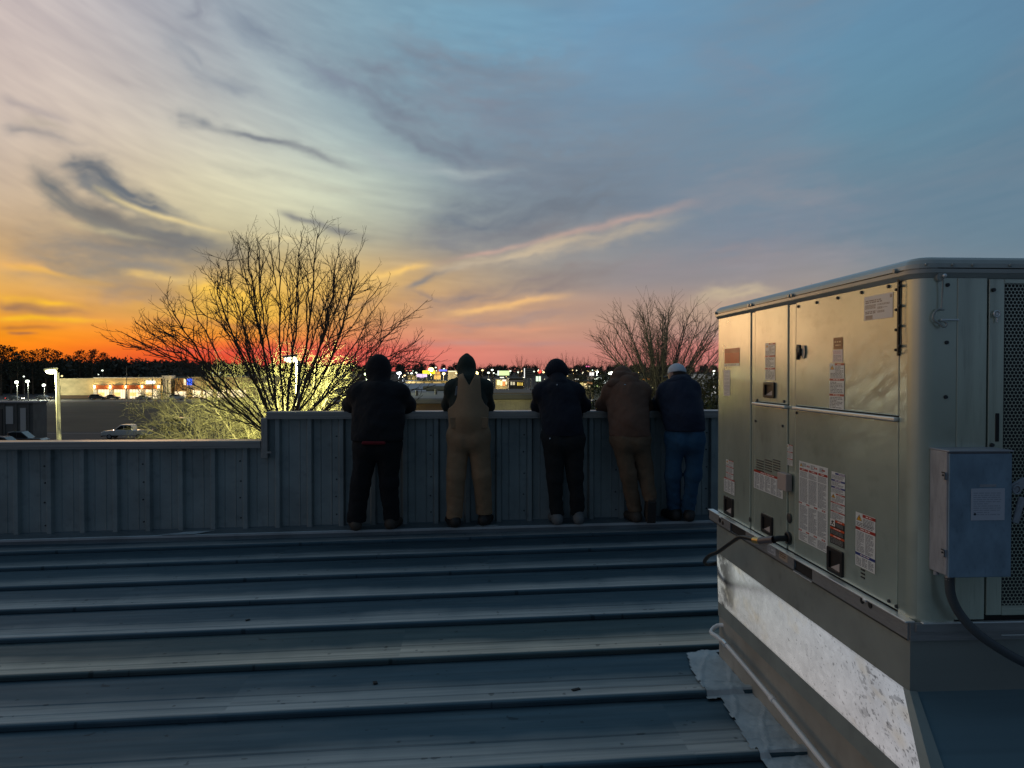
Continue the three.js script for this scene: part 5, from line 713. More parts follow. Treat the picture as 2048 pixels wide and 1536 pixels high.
{ // the lower tangle left of it
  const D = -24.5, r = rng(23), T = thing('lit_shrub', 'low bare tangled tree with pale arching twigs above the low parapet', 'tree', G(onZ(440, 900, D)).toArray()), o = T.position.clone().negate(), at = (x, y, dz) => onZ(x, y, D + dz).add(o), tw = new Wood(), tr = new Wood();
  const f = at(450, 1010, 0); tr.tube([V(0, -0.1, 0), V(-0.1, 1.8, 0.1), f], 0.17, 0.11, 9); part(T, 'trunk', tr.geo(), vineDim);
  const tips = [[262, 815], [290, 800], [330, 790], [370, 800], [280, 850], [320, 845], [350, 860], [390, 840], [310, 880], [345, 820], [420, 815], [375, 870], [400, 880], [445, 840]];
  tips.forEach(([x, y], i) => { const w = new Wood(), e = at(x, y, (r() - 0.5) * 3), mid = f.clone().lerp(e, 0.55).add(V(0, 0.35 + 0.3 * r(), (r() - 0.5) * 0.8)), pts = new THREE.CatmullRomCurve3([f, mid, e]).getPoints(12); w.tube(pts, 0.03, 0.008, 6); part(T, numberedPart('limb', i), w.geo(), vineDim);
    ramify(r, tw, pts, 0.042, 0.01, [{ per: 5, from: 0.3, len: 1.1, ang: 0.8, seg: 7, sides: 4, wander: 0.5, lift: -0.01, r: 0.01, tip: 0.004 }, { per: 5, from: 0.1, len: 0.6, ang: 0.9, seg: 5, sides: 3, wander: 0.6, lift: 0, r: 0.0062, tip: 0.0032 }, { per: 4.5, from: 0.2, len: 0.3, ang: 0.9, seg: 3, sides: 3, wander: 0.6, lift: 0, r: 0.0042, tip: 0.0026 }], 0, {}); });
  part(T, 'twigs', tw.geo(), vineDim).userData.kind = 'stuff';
}
function vase(name, label, base, h, spread, seed, mat, dens, forkAt = 0.25, group) {     // a vase shaped bare tree
  const r = rng(seed), T = thing(name, label, 'tree', base.toArray(), 0, group), tr = new Wood(), tw = new Wood(), f = V(0, h * forkAt, 0); tr.tube([V(0, -0.1, 0), V(0.05 * h * 0.1, h * forkAt * 0.5, 0), f], h * 0.022, h * 0.016, 8);
  const N = Math.round(22 * dens); for (let i = 0; i < N; i++) { const a = i * 2.4 + r(), q = Math.sqrt((i + 0.5) / N), e = V(Math.cos(a) * spread * q, h * (1 - 0.2 * q * q) * (0.9 + 0.07 * r()), Math.sin(a) * spread * q), mid = f.clone().lerp(e, 0.5).add(V(-e.x * 0.06, h * 0.02, -e.z * 0.06)), pts = new THREE.CatmullRomCurve3([f, mid, e]).getPoints(10); tr.tube(pts, h * 0.0055, h * 0.0011, 5);
    const k = h / 11; ramify(r, tw, pts, h * 0.0055, h * 0.0012, [{ per: 5 / k * dens, from: 0.12, len: 1.25 * k, ang: 0.62, seg: 5, sides: 3, wander: 0.22, lift: 0.07, r: 0.011 * k, tip: 0.005 * k }, { per: 3.6 / k * dens, from: 0.15, len: 0.8 * k, ang: 0.6, seg: 3, sides: 3, wander: 0.3, lift: 0.06, r: 0.0075 * k, tip: 0.0035 * k }], 0, { keepUp: true }); }
  part(T, 'trunk', tr.geo(), mat); part(T, 'twigs', tw.geo(), mat).userData.kind = 'stuff'; return T;
}
const bareA = vase('bare_tree', 'rounded bare tree rising above the person in the pale cap', G(onZ(1322, 800, -36)), 12.5, 3.4, 64, barkMid, 1.35, 0.42);
vase('bare_tree', 'bare tree with only its top twigs showing above the air conditioner lid', G(onZ(1655, 800, -36)), 12.9, 2.6, 67, barkMid, 0.9, 0.4);
// smaller bare trees along the skyline beyond the town
const farBare = [[1040, 706, 330, 'skyline bare tree above the dark two-post sign'], [1075, 714, 335, 'skyline bare tree just left of the knit cap'], [1128, 700, 300, 'tallest skyline bare tree, above the knit cap'], [1150, 708, 305, 'skyline bare tree just right of the knit cap'], [1172, 708, 290, 'skyline bare tree midway to the brown hood'], [1195, 712, 285, 'skyline bare tree left of the brown hood'], [985, 722, 380, 'low skyline bare tree above the green-white screen'], [962, 724, 390, 'low skyline bare tree right of the pointed hood'], [1100, 712, 340, 'skyline bare tree over the red round sign'], [1216, 716, 280, 'skyline bare tree close above the brown hood'], [1420, 722, 170, 'low bare tree beside the far corner of the air conditioner']];
let proto = null;
for (const [px, py, d, label] of farBare) { const b = onZ(px, 743, -d), h = onZ(px, py, -d).y - GROUND; if (!proto) { proto = vase('skyline_tree', label, G(b), 14, 4.2, 71, bark, 0.62, 0.3, 'bare trees on the skyline'); proto.scale.setScalar(h / 14); } else { const c = proto.clone(); c.name = numbered('skyline_tree'); c.userData = { ...proto.userData, label }; c.position.copy(G(b)); c.rotation.y = px; c.scale.set(h / 14 * (0.8 + (px % 7) * 0.06), h / 14, h / 14); scene.add(c); } }
// leaf masses
function clump(r, n, sx, sy, sz, leaf) { const P = []; for (let i = 0; i < n; i++) { const a = r() * 6.283, u = r() * 2 - 1, q = Math.cbrt(r()) , s = Math.sqrt(1 - u * u), x = Math.cos(a) * s * q * sx, y = u * q * sy, z = Math.sin(a) * s * q * sz; const t = V(r() - 0.5, r() - 0.5, r() - 0.5).normalize(), w = V(r() - 0.5, r() - 0.5, r() - 0.5).cross(t).normalize(), l = leaf * (0.5 + r()); P.push(x + t.x * l, y + t.y * l, z + t.z * l, x - t.x * l * 0.5 + w.x * l * 0.6, y - t.y * l * 0.5 + w.y * l * 0.6, z - t.z * l * 0.5 + w.z * l * 0.6, x - t.x * l * 0.5 - w.x * l * 0.6, y - t.y * l * 0.5 - w.y * l * 0.6, z - t.z * l * 0.5 - w.z * l * 0.6); } const g = new THREE.BufferGeometry(); g.setAttribute('position', new THREE.Float32BufferAttribute(P, 3)); g.computeVertexNormals(); return g; }
function joinPos(list) { const P = []; for (const g of list) P.push(...g.attributes.position.array); const g = new THREE.BufferGeometry(); g.setAttribute('position', new THREE.Float32BufferAttribute(P, 3)); g.computeVertexNormals(); return g; }
const pineLeaf = std(0.02, 0.026, 0.016, 0.9), shrubLeaf = std(0.085, 0.08, 0.036, 0.9), woodLeaf = std(0.06, 0.062, 0.048, 0.95);
function makePine(seed) { const r = rng(seed), tr = new Wood(), parts = []; tr.tube([V(0, -0.2, 0), V(0.15, 8, 0.1), V(0, 17.2, 0)], 0.3, 0.07, 6); for (let i = 0; i < 26; i++) { const t = i / 26, y = 6.5 + 10.6 * t, a = i * 2.4, q = (1 - t * 0.65) * (1.4 + 1.9 * r()), e = V(Math.cos(a) * q, y + 0.4, Math.sin(a) * q); tr.tube([V(0, y, 0), e.clone().multiplyScalar(0.5).add(V(0, y * 0.5, 0)), e], 0.06, 0.02, 3); parts.push(clump(r, 46, 1.2, 0.7, 1.2, 0.3).translate(e.x, e.y, e.z)); } return [tr.geo(), joinPos(parts)]; }
const pineLabels = ['pine tree at the picture edge beyond the pair of lamps', 'pine tree with a lopsided top beyond the pair of lamps', 'pine tree just left of the lamp pole, slightly lower', 'tall pine tree left of the lamp head', 'pine tree directly above the lamp head', 'pine tree above the left end of the store', 'pine tree at the gap above the plain store wall', 'pine tree right of the gap in the pine row', 'broad pine tree above the first awning', 'last tall pine tree before the skyline drops', 'short pine tree at the end of the pine row', 'pine tree behind the row, above the dark car with headlights'];
const pines = [makePine(5), makePine(9), makePine(14)];
[[2, 688, 285], [22, 692, 300], [46, 700, 300], [66, 699, 290], [92, 696, 285], [115, 700, 300], [138, 710, 320], [160, 700, 300], [185, 698, 290], [208, 705, 300], [228, 714, 320], [34, 706, 270]].forEach(([px, py, d], i) => { const b = G(onZ(px, 743, -d)), h = onZ(px, py, -d).y - GROUND, [t, c] = pines[i % 3], T = thing('pine_tree', pineLabels[i], 'tree', b.toArray(), i * 1.3); T.scale.set(h / 17.6 * 1.12, h / 17.6, h / 17.6 * 1.12); part(T, 'trunk', t, bark); part(T, 'crown', c, pineLeaf); });
// leafy evergreens and brush at the right, half lit
[[1230, 735, 62, 6.8, 2.6, 'olive green bush mass just right of the brown hood'], [1290, 728, 66, 7.6, 2.8, 'olive green evergreen between the brown hood and the pale cap'], [1345, 722, 70, 8.4, 3, 'dark evergreen behind the pale cap'], [1400, 742, 58, 6.4, 2.4, 'brown-green brush right of the person in the pale cap'], [1425, 770, 46, 5.4, 1.6, 'low brown brush by the far corner of the air conditioner'], [1180, 742, 120, 8, 4.5, 'dark evergreen mass left of the brown hood'], [1460, 735, 62, 7.4, 2.6, 'brown-green brush mostly behind the air conditioner']].forEach(([px, py, d, h0, w, label], i) => {
  const b = G(onZ(px, 743, -d)), h = onZ(px, py, -d).y - GROUND, r = rng(100 + i), T = thing('evergreen_bush', label, 'tree', b.toArray()), tr = new Wood(), cl = [];
  tr.tube([V(0, -0.1, 0), V(0.1, h * 0.4, 0), V(0, h * 0.75, 0)], 0.16, 0.05, 6); for (let k = 0; k < 42; k++) { const a = k * 2.4, t = r(), q = w * Math.sqrt(r()) * (0.75 + 0.3 * Math.sin(t * 3)); const e = V(Math.cos(a) * q, h * (0.2 + 0.72 * t), Math.sin(a) * q); tr.tube([V(0, e.y * 0.6, 0), e.clone().multiplyScalar(0.6).setY(e.y * 0.85), e], 0.04, 0.012, 3); cl.push(clump(r, 60, 0.85, 0.6, 0.85, 0.14).translate(e.x, e.y, e.z)); const tp = shoot(r, e, V(e.x * 0.2, 1, e.z * 0.2).normalize(), 0.9, 3, 0.5, 0); tr.tube(tp, 0.012, 0.005, 3); }
  part(T, 'trunk', tr.geo(), barkMid); part(T, 'crown', joinPos(cl), i % 2 ? shrubLeaf : std(0.06, 0.068, 0.03, 0.9));
});
{ // the wooded horizon: low hills and a far wood that reads as one mass
  const rows = []; for (let k = 0; k < 5; k++) { const d = [420, 620, 900, 1400, 2200][k], row = []; for (let a = -60; a <= 60; a += 1.5) { const x = Math.tan(a * DEG) * d; row.push(V(x, GROUND - 0.5 + [0, 3.6, 6.5, 9.5, 12][k] * (0.45 + 0.75 * fbm(a * 0.07 + 4, k * 1.7, 3)) * (a < -2 ? 1.15 : 0.8), -d)); } rows.push(row); }
  structure(mesh(sheet(rows.reverse(), (p) => [p.x / 90, p.z / 90]), std(0.035, 0.035, 0.028, 0.95)), 'hills');
  const r = rng(88), g = joinPos([clump(r, 130, 3.4, 3.6, 3.4, 0.8).translate(0, 6.6, 0), clump(r, 26, 2.2, 2, 2.2, 0.8).translate(0.8, 9.6, 0.4), clump(r, 30, 3, 3, 3, 1).translate(0, 3, 0)]), list = [];
  const hillY = (x, d) => { const a = Math.atan2(x, d) / DEG, ks = [420, 620, 900, 1400, 2200], hs = [0, 3.6, 6.5, 9.5, 12]; let k = 0; while (k < 3 && d > ks[k + 1]) k++; const f = Math.max(0, Math.min(1, (d - ks[k]) / (ks[k + 1] - ks[k]))), v = (q) => hs[q] * (0.45 + 0.75 * fbm(a * 0.07 + 4, q * 1.7, 3)) * (a < -2 ? 1.15 : 0.8); return GROUND - 0.5 + v(k) * (1 - f) + v(k + 1) * f; };
  for (let i = 0; i < 7000; i++) { const a = -50 + 100 * r(), d = r() < 0.3 ? 300 + 160 * r() : 460 + 1100 * r() * r(); if (a > -19 && d < 800) continue; if (a > -11 && r() < 0.35) continue; if (a > -34 && a < -20 && d < 300) continue; const x = Math.tan(a * DEG) * d, s = (0.75 + 0.6 * r()) * (d > 900 ? 1.25 : 1) * (a > -12 ? 0.86 : 1); list.push(new THREE.Matrix4().compose(V(x, hillY(x, d) - 1, -d), new THREE.Quaternion().setFromAxisAngle(V(0, 1, 0), r() * 6.28), V(s, s * (0.85 + 0.3 * r()), s))); }
  const im = new THREE.InstancedMesh(g, woodLeaf, list.length); list.forEach((m, i) => im.setMatrixAt(i, m)); top(im, 'far_wood', 'dark wooded skyline stretching behind the store and the town', 'wood', null, 'stuff');
}

// ------------------------------------------------------------------ lamps, store, town, vehicles
const pole = std(0.5, 0.49, 0.4, 0.6, 0), steel = std(0.12, 0.12, 0.12, 0.5, 0.5);
function point(parent, p, color, I) { const l = new THREE.PointLight(new THREE.Color().setRGB(...color), I); l.position.copy(p); l.castShadow = true; l.shadow.radius = 3; parent.add(l); return l; }
function lotLamp(px, py, z, lean, I, aim, label) {
  const head = onZ(px, py, z), T = thing('parking_lot_lamp', label, 'lamp post', [head.x + 0.17 + lean, GROUND, head.z]), h = head.y - GROUND;
  const w = new Wood(); w.tube([V(0, 0, 0), V(-lean * 0.5, h * 0.5, 0), V(-lean, h - 0.02, 0)], 0.085, 0.062, 12); part(T, 'pole', w.geo(), pole); part(T, 'base', cyl(0.24, 0.26, 0.5, 16, 0, 0.25, 0), std(0.3, 0.29, 0.27, 0.9));
  const a = -lean; part(T, 'arm', tube([V(a, h - 0.06, 0), V(a - 0.05, h + 0.06, 0.01), V(a - 0.16, h + 0.1, 0.02)], 0.028, 8, 10), pole);
  part(T, 'housing', rb(0.36, 0.07, 0.28, 0.03).rotateZ(0.12).translate(a - 0.2, h + 0.1, 0.02), pole);
  part(T, 'lens', new THREE.SphereGeometry(0.16, 16, 10).scale(1.1, 0.55, 0.9).translate(a - 0.19, h + 0.02, 0.02), glow(1, 0.97, 0.6, 9));
  const s = new THREE.SpotLight(new THREE.Color(1, 0.93, 0.42), I, 0, 86 * DEG, 0.12, 2); s.position.set(a - 0.19, h, 0.02); s.target.position.set(a - 0.19, h - 4, 0.02 - 4 * aim); s.castShadow = true; s.shadow.radius = 4; T.add(s); T.add(s.target); return T;
}
lotLamp(104, 744, -27, 0.16, 330, 0, 'lamp post with its lit pole standing alone beyond the low parapet');
lotLamp(583, 720, -21.5, 0.02, 430, 0.6, 'lamp post glowing among the branches of the large bare tree');

const carPaint = {}; const paint = (r, g, b) => carPaint[[r, g, b]] ??= std(r, g, b, 0.3, 0.1, { clearcoat: 0.8, clearcoatRoughness: 0.1 });
const glass = std(0.015, 0.018, 0.02, 0.08), tyre = std(0.015, 0.015, 0.015, 0.9), rimM = std(0.35, 0.35, 0.36, 0.4, 0.7), headOn = glow(1, 0.95, 0.8, 12), headOff = std(0.5, 0.5, 0.5, 0.2), tailOn = glow(1, 0.05, 0.03, 7), tailOff = std(0.2, 0.012, 0.012, 0.3);
const wheelG = mg([cyl(0.33, 0.33, 0.22, 18).rotateX(Math.PI / 2)]), hubG = mg([cyl(0.2, 0.2, 0.24, 14).rotateX(Math.PI / 2)]);
const ext = (pts, w, bev = 0.05) => { const s = new THREE.Shape(); pts.forEach(([x, y], i) => i ? s.lineTo(x, y) : s.moveTo(x, y)); s.closePath(); return new THREE.ExtrudeGeometry(s, { depth: w - bev * 2, bevelEnabled: true, bevelThickness: bev, bevelSize: bev, bevelOffset: -bev, bevelSegments: 2 }).translate(0, 0, -w / 2 + bev); };
const bodies = {
  sedan: { low: [[-2.25, 0.32], [-2.3, 0.6], [-2.2, 0.85], [-1.5, 0.94], [1.0, 0.92], [2.05, 0.8], [2.28, 0.58], [2.25, 0.3]], cab: [[-1.6, 0.9], [-0.95, 1.36], [-0.2, 1.44], [0.35, 1.38], [1.1, 0.9]], wh: [-1.4, 1.42], L: 2.28, hy: 0.66 },
  suv: { low: [[-2.3, 0.38], [-2.35, 0.8], [-2.28, 1.05], [-1.2, 1.08], [1.0, 1.06], [2.05, 0.95], [2.3, 0.7], [2.28, 0.36]], cab: [[-2.25, 1.02], [-1.95, 1.62], [-1.2, 1.72], [0.1, 1.7], [0.5, 1.62], [1.15, 1.04]], wh: [-1.42, 1.45], L: 2.32, hy: 0.8 },
  pickup: { low: [[-2.9, 0.5], [-2.92, 1.08], [-0.95, 1.12], [1.2, 1.14], [2.55, 1.04], [2.85, 0.85], [2.85, 0.45]], cab: [[-0.98, 1.08], [-0.85, 1.78], [-0.3, 1.86], [0.55, 1.82], [1.35, 1.12]], wh: [-1.75, 1.85], L: 2.88, hy: 0.85 },
};
for (const k in bodies) { const b = bodies[k], cx = b.cab.reduce((s, p) => s + p[0], 0) / b.cab.length, cy = b.cab.reduce((s, p) => s + p[1], 0) / b.cab.length; b.lowG = mg([ext(b.low, 1.82, 0.07)]); b.cabG = mg([ext(b.cab, 1.56, 0.08)]); b.glassG = mg([ext(b.cab.map(([x, y]) => [cx + (x - cx) * 0.88, cy + (y - cy) * 0.72 - 0.02]), 1.585, 0.02)]); const my = Math.max(...b.cab.map((p) => p[1])); b.pillG = mg([bx(0.07, my - b.cab[0][1] - 0.08, 1.592, (b.cab[0][0] + b.cab.at(-1)[0]) / 2 - 0.1, (my + b.cab[0][1]) / 2, 0)]); }
function car(kind, label, x, z, turn, col, head, tail, group) {
  const b = bodies[kind], T = thing(kind === 'pickup' ? 'pickup_truck' : 'car', label, kind === 'pickup' ? 'pickup truck' : 'car', [x, GROUND + 0.012, z], turn, group);
  part(T, 'body', kind === 'pickup' ? mg([b.lowG]) : b.lowG, col); const c = part(T, 'cabin', b.cabG, col); part(c, 'window', b.glassG, glass); part(c, 'pillar', b.pillG, col);
  if (kind === 'pickup') part(T, 'bed', bx(1.75, 0.02, 1.5, -1.95, 1.1, 0), M.black);
  for (const wx of b.wh) for (const s of [-1, 1]) { const m = part(T, 'wheel', wheelG, tyre); m.position.set(wx, 0.34, s * 0.8); part(m, 'rim', hubG, rimM); }
  for (const s of [-1, 1]) { part(T, 'headlight', rb(0.1, 0.15, 0.32, 0.04, b.L - 0.02, b.hy, s * 0.66), head ? headOn : headOff); part(T, 'taillight', rb(0.08, 0.2, 0.28, 0.03, -b.L + 0.0, b.hy + 0.08, s * 0.7), tail ? tailOn : tailOff); }
  part(T, 'bumper', mg([rb(0.12, 0.2, 1.7, 0.05, b.L - 0.03, 0.42, 0), rb(0.12, 0.2, 1.7, 0.05, -b.L + 0.03, 0.46, 0)]), M.black); return T;
}
const white = paint(0.6, 0.6, 0.6), nearBlack = paint(0.015, 0.017, 0.02), silver = paint(0.3, 0.31, 0.32), redP = paint(0.2, 0.02, 0.02);
const X = (px, z) => onZ(px, 800, z).x;
car('pickup', 'white pickup truck parked behind the bare twigs beyond the low parapet', X(254, -101), -101, Math.PI, white);
car('suv', 'pale car parked among the pale arching twigs', X(352, -118), -118, Math.PI - 0.2, silver);
car('pickup', 'dark pickup truck parked below the pale door at the far edge of the lot', X(38, -90), -90, 0.05, nearBlack);
car('suv', 'dark car at the picture edge in front of the grey metal building', X(6, -85), -85, 0.0, paint(0.03, 0.035, 0.045));
car('sedan', 'dark car with bright headlights on the road left of the store', X(30, -236), -236, 0.05, nearBlack, true, true);
car('sedan', 'dark car at the left end of the store wall', X(88, -244), -244, 0, nearBlack);
car('suv', 'dark car in front of the first lit bay of the store', X(196, -240), -240, 0, nearBlack, false, true);
car('sedan', 'grey car in front of the third lit bay of the store', X(288, -240), -240, 0, silver);
car('suv', 'pale car by the white tower of the store', X(352, -238), -238, 0.6, white);
car('sedan', 'dark low car just right of the first lit bay', X(224, -246), -246, 0, paint(0.05, 0.05, 0.055));
{ // steel building at the picture edge
  const z = -95, x1 = X(66, z), yt = onZ(30, 806, z).y, T = thing('metal_building', 'grey metal building with pale door at the picture edge', 'building'), w = std(0.14, 0.135, 0.13, 0.8, 0, { map: grime });
  part(T, 'wall', bx(30, yt - GROUND, 3, x1 - 15, (yt + GROUND) / 2, z - 1.5), w); part(T, 'roof', rb(30.3, 0.2, 3.4, 0.05, x1 - 15, yt + 0.06, z - 1.5), std(0.2, 0.2, 0.21, 0.6));
  for (const px of [9, 33, 57]) part(T, 'downpipe', bx(0.14, yt - GROUND, 0.12, X(px, z), (yt + GROUND) / 2, z + 0.07), w);
  const d = (a, b, c, e, nm, m) => { const p = onZ(a, b, z), q = onZ(c, e, z); part(T, nm, rb(q.x - p.x, p.y - q.y, 0.1, 0.02, (p.x + q.x) / 2, (p.y + q.y) / 2, z + 0.04), m); };
  const pale = std(0.5, 0.49, 0.48, 0.6); d(12, 813, 27, 848, 'window', pale); d(41, 816, 53, 886, 'door', pale); d(-8, 818, 6, 886, 'roller_door', std(0.07, 0.065, 0.06, 0.7));
}
{ // the long lit store
  const z = -250, B = thing('retail_store', 'long cream store with lit bays and red-orange awnings across the field', 'store'), P = (a, b) => onZ(a, b, z), cream = std(0.72, 0.57, 0.3, 0.85, 0, { map: grime }), box = (name, a, b, c, e, zf, zb, m) => { const p = P(a, b), q = P(c, e); return part(B, name, bx(q.x - p.x, p.y - q.y, zf - zb, (p.x + q.x) / 2, (p.y + q.y) / 2, (zf + zb) / 2), m); };
  const warm = glow(1, 0.66, 0.2, 1.25), orange = std(0.62, 0.14, 0.035, 0.8), lit = glow(1, 0.8, 0.5, 1.5), white2 = std(0.7, 0.68, 0.62, 0.8);
  box('wall', 117, 757, 188, 797, z, z - 40, cream); { const p = P(150, 768); point(B, V(p.x, p.y, z + 13), [1, 0.82, 0.42], 125); }
  box('plinth', 117, 790.5, 188, 797, z + 0.15, z, std(0.12, 0.08, 0.05, 0.9)); box('end_wall', 112, 759, 117, 797, z - 2, z - 40, cream);
  box('wall', 188.2, 756, 336, 771, z, z - 40, cream); box('cornice', 188, 754.6, 336, 756.4, z + 0.4, z - 0.4, white2); box('shop_back', 188.2, 771, 336, 797, z - 3, z - 40, std(0.4, 0.28, 0.14, 0.9));
  const bays = [[195, 218], [227, 250], [258, 282], [290, 315]], cols = [[188, 195], [219, 226.5], [251, 257.5], [283, 289.5], [316, 322]];
  bays.forEach(([a, b]) => { const f = box('window', a, 779, b, 797, z - 0.6, z - 0.7, lit); box('awning', a - 0.6, 770.5, b + 0.6, 778, z + 1.2, z - 0.4, orange); box('shelf_display', a + 1, 785, b - (b - a) * 0.45, 792, z - 0.3, z - 0.55, warm); for (let i = 1; i < 4; i++) box('mullion', a + (b - a) * i / 4 - 0.2, 779, a + (b - a) * i / 4 + 0.2, 797, z - 0.4, z - 0.6, white2); });
  cols.forEach(([a, b]) => { box('column', a, 771, b, 797, z + 0.5, z - 3, white2); const m = (a + b) / 2, p = P(m, 773.4); part(B, 'sconce', rb(0.5, 0.9, 0.35, 0.08, p.x, p.y, z + 0.9), glow(1, 0.8, 0.42, 5)); point(B, V(p.x, p.y + 0.2, z + 1.6), [1, 0.72, 0.3], 14); });
  box('wall', 322, 757, 331, 797, z, z - 30, cream); for (const a of [331, 336.5, 342]) box('column', a, 752.5, a + 3, 796, z + 2.2, z + 1.2, white2); box('tower_top', 330, 751, 346, 757, z + 2.5, z - 2, white2); { const p = P(338, 772); point(B, V(p.x, p.y, z + 6), [1, 0.75, 0.36], 16); }
  box('wall', 346.2, 757, 372, 797, z - 1, z - 30, std(0.36, 0.22, 0.1, 0.9)); box('window', 348, 783, 370, 795, z - 0.6, z - 1, lit); box('wall', 372.2, 754, 520, 797, z - 1, z - 30, cream);
  { const p = P(360, 776); point(B, V(p.x, p.y + 1, z + 4), [1, 0.7, 0.25], 30); const q = P(430, 776); point(B, V(q.x, q.y + 1, z + 6), [1, 0.74, 0.3], 90); }
  for (const [a, b] of [[384, 400], [405, 424], [432, 455], [460, 490]]) box('window', a, 780, b, 795, z - 0.7, z - 1, lit);
  box('blue_sign', 373.5, 757.5, 382, 770, z - 0.2, z - 0.9, glow(0.03, 0.12, 1, 1.6)); box('sign_light', 367, 758, 370, 770, z - 0.2, z - 0.9, glow(1, 0.8, 0.45, 1.3));
  // white illuminated lettering, too small to read
  [[293, 296.5], [297.2, 299.6], [300.2, 302.4], [303, 305], [305.6, 308], [308.6, 310.6]].forEach(([a, b], i) => { box('sign_letter', a, 761.6 + (i % 2) * 0.5, b, 767.6 - (i % 3) * 0.4, z + 0.4, z + 0.1, glow(0.95, 1, 1, 2.2)); });
  for (const [a, b, h] of [[150, 156, 2.4], [158, 168, 3], [176, 184, 2.4], [205, 222, 3.4], [236, 244, 2.6], [258, 276, 3.6], [292, 304, 2.8], [310, 330, 3.2]]) box('roof_unit', a, 757 - h, b, 757, z - 12, z - 16, std(0.1, 0.1, 0.105, 0.7));
}
// lamp poles of the town and the store: a pole, an arm and a glowing head of the size of its glare
const glowA = glow(1, 0.72, 0.3, 3), glowB = glow(1, 0.9, 0.6, 3.4), glowC = glow(0.8, 1, 0.75, 2.6);
function townLamp(px, py, z, r, col, k, label, two) {
  const p = onZ(px, py, z), T = thing('street_lamp', label, 'street lamp', [p.x, GROUND, z]), h = p.y - GROUND; part(T, 'pole', cyl(0.09, 0.13, h, 6, 0, h / 2, -0.2), steel);
  part(T, 'arm', bx(0.16, 0.1, 0.5, 0, h + r * 0.5, -0.1), steel); part(T, 'lamp_head', new THREE.SphereGeometry(r * 0.78, 12, 8).scale(1.15, 0.8, 0.7).translate(0, h, 0.1), glow(...col, k * 0.42)); if (two) point(T, V(0, h - r - 0.3, 0.8), col, two * 2.2); return T;
}
const CW = [0.92, 1, 0.82], WW = [1, 0.74, 0.34], BW = [0.85, 0.92, 1], YG = [1, 0.95, 0.55];
[[33.5, 764, -232, 0.62, CW, 9, 'cold white street lamp, nearer the picture edge of a close pair left of the store', 60], [55.5, 762.5, -232, 0.62, CW, 9, 'cold white street lamp, nearer the lamp pole of a close pair left of the store', 60], [48, 753, -260, 0.32, CW, 7, 'small lamp above and between the close pair left of the store'], [88, 770, -243, 0.6, CW, 9, 'white lamp at the end of the plain store wall', 70], [124, 752, -262, 0.4, WW, 5, 'warm lamp behind the roof of the plain store wall', 0], [205, 741, -290, 0.42, CW, 6, 'white lamp in the dark trees above the first awning'], [197, 749, -290, 0.3, CW, 6, 'smaller white lamp just under the one in the dark trees'], [427, 746, -300, 0.4, CW, 5, 'white lamp seen through the twigs, left one of two', 0], [440, 746, -300, 0.4, CW, 5, 'white lamp seen through the twigs, right one of two', 0],
  [733, 748, -55, 0.17, [0.9, 1, 0.6], 10, 'bright lamp head beside the cheek of the black hood', 20], [798, 746, -300, 1.0, BW, 8, 'big bluish white lamp right of the black hood', 160], [809.5, 751, -310, 0.5, WW, 6, 'warm lamp just right of the big bluish white one'], [806, 755, -300, 0.32, WW, 6, 'tiny warm lamp under the big bluish white one'], [823, 746.5, -320, 0.55, CW, 6, 'white lamp left of the lilac billboard'], [832.5, 745.5, -330, 0.55, CW, 6, 'white lamp right above the lilac billboard'], [862, 738.8, -330, 1.35, [1, 0.85, 0.3], 9, 'brightest yellow lamp over the yellow sign', 240], [887.5, 747, -320, 0.8, [1, 0.75, 0.35], 7, 'warm lamp right of the orange striped sign', 90], [912.5, 746.5, -300, 0.42, WW, 7, 'warm lamp by the cheek of the pointed hood'], [871.5, 735, -400, 0.5, CW, 5, 'white lamp above the yellow lamp on the skyline'], [888, 738, -360, 0.5, [0.7, 1, 0.8], 6, 'pale green lamp above the blue sign'],
  [951, 746.5, -290, 1.25, [1, 0.8, 0.35], 9, 'bright warm lamp at the right cheek of the pointed hood', 200], [965, 740.5, -330, 0.55, WW, 6, 'warm lamp up right of the pointed hood'], [977, 745.5, -320, 0.6, CW, 6, 'white lamp midway between pointed hood and green-white screen'], [984.5, 740, -330, 0.6, CW, 6, 'white lamp just left of the green-white screen'], [987.5, 746, -325, 0.38, CW, 6, 'small white lamp under the one left of the screen'], [975.5, 761.5, -290, 1.0, [1, 0.98, 0.8], 8, 'big white lamp at the shoulder of the overalls', 180], [1021, 742, -350, 0.4, CW, 6, 'white lamp on the corner of the green-white screen'], [1037, 744.5, -340, 0.6, CW, 6, 'white lamp right of the green-white screen'], [1043, 742.5, -345, 0.6, WW, 5, 'peach lamp left of the dark two-post sign'], [1068, 743, -340, 0.42, CW, 6, 'white lamp right of the dark two-post sign'], [1087, 744.5, -330, 0.55, WW, 6, 'warm lamp right of the red round sign'], [1194, 743.5, -240, 0.4, CW, 7, 'white street lamp left of the brown hood, over the fuel station', 120], [1222, 747, -230, 1.0, [1, 1, 0.85], 8, 'tall white glare at the left edge of the brown hood', 120], [1275, 757, -220, 0.62, [1, 0.98, 0.85], 7, 'white lamp right of the brown hood', 90], [1326, 765, -160, 0.6, [1, 0.95, 0.8], 8, 'white lamp beside the shoulder under the pale cap', 120], [1306, 742.5, -200, 0.2, CW, 6, 'tiny lamp among brush right of the brown hood'], [1428, 742, -200, 0.35, CW, 6, 'small lamp by the far corner of the air conditioner', 60]].forEach((a) => townLamp(...a));
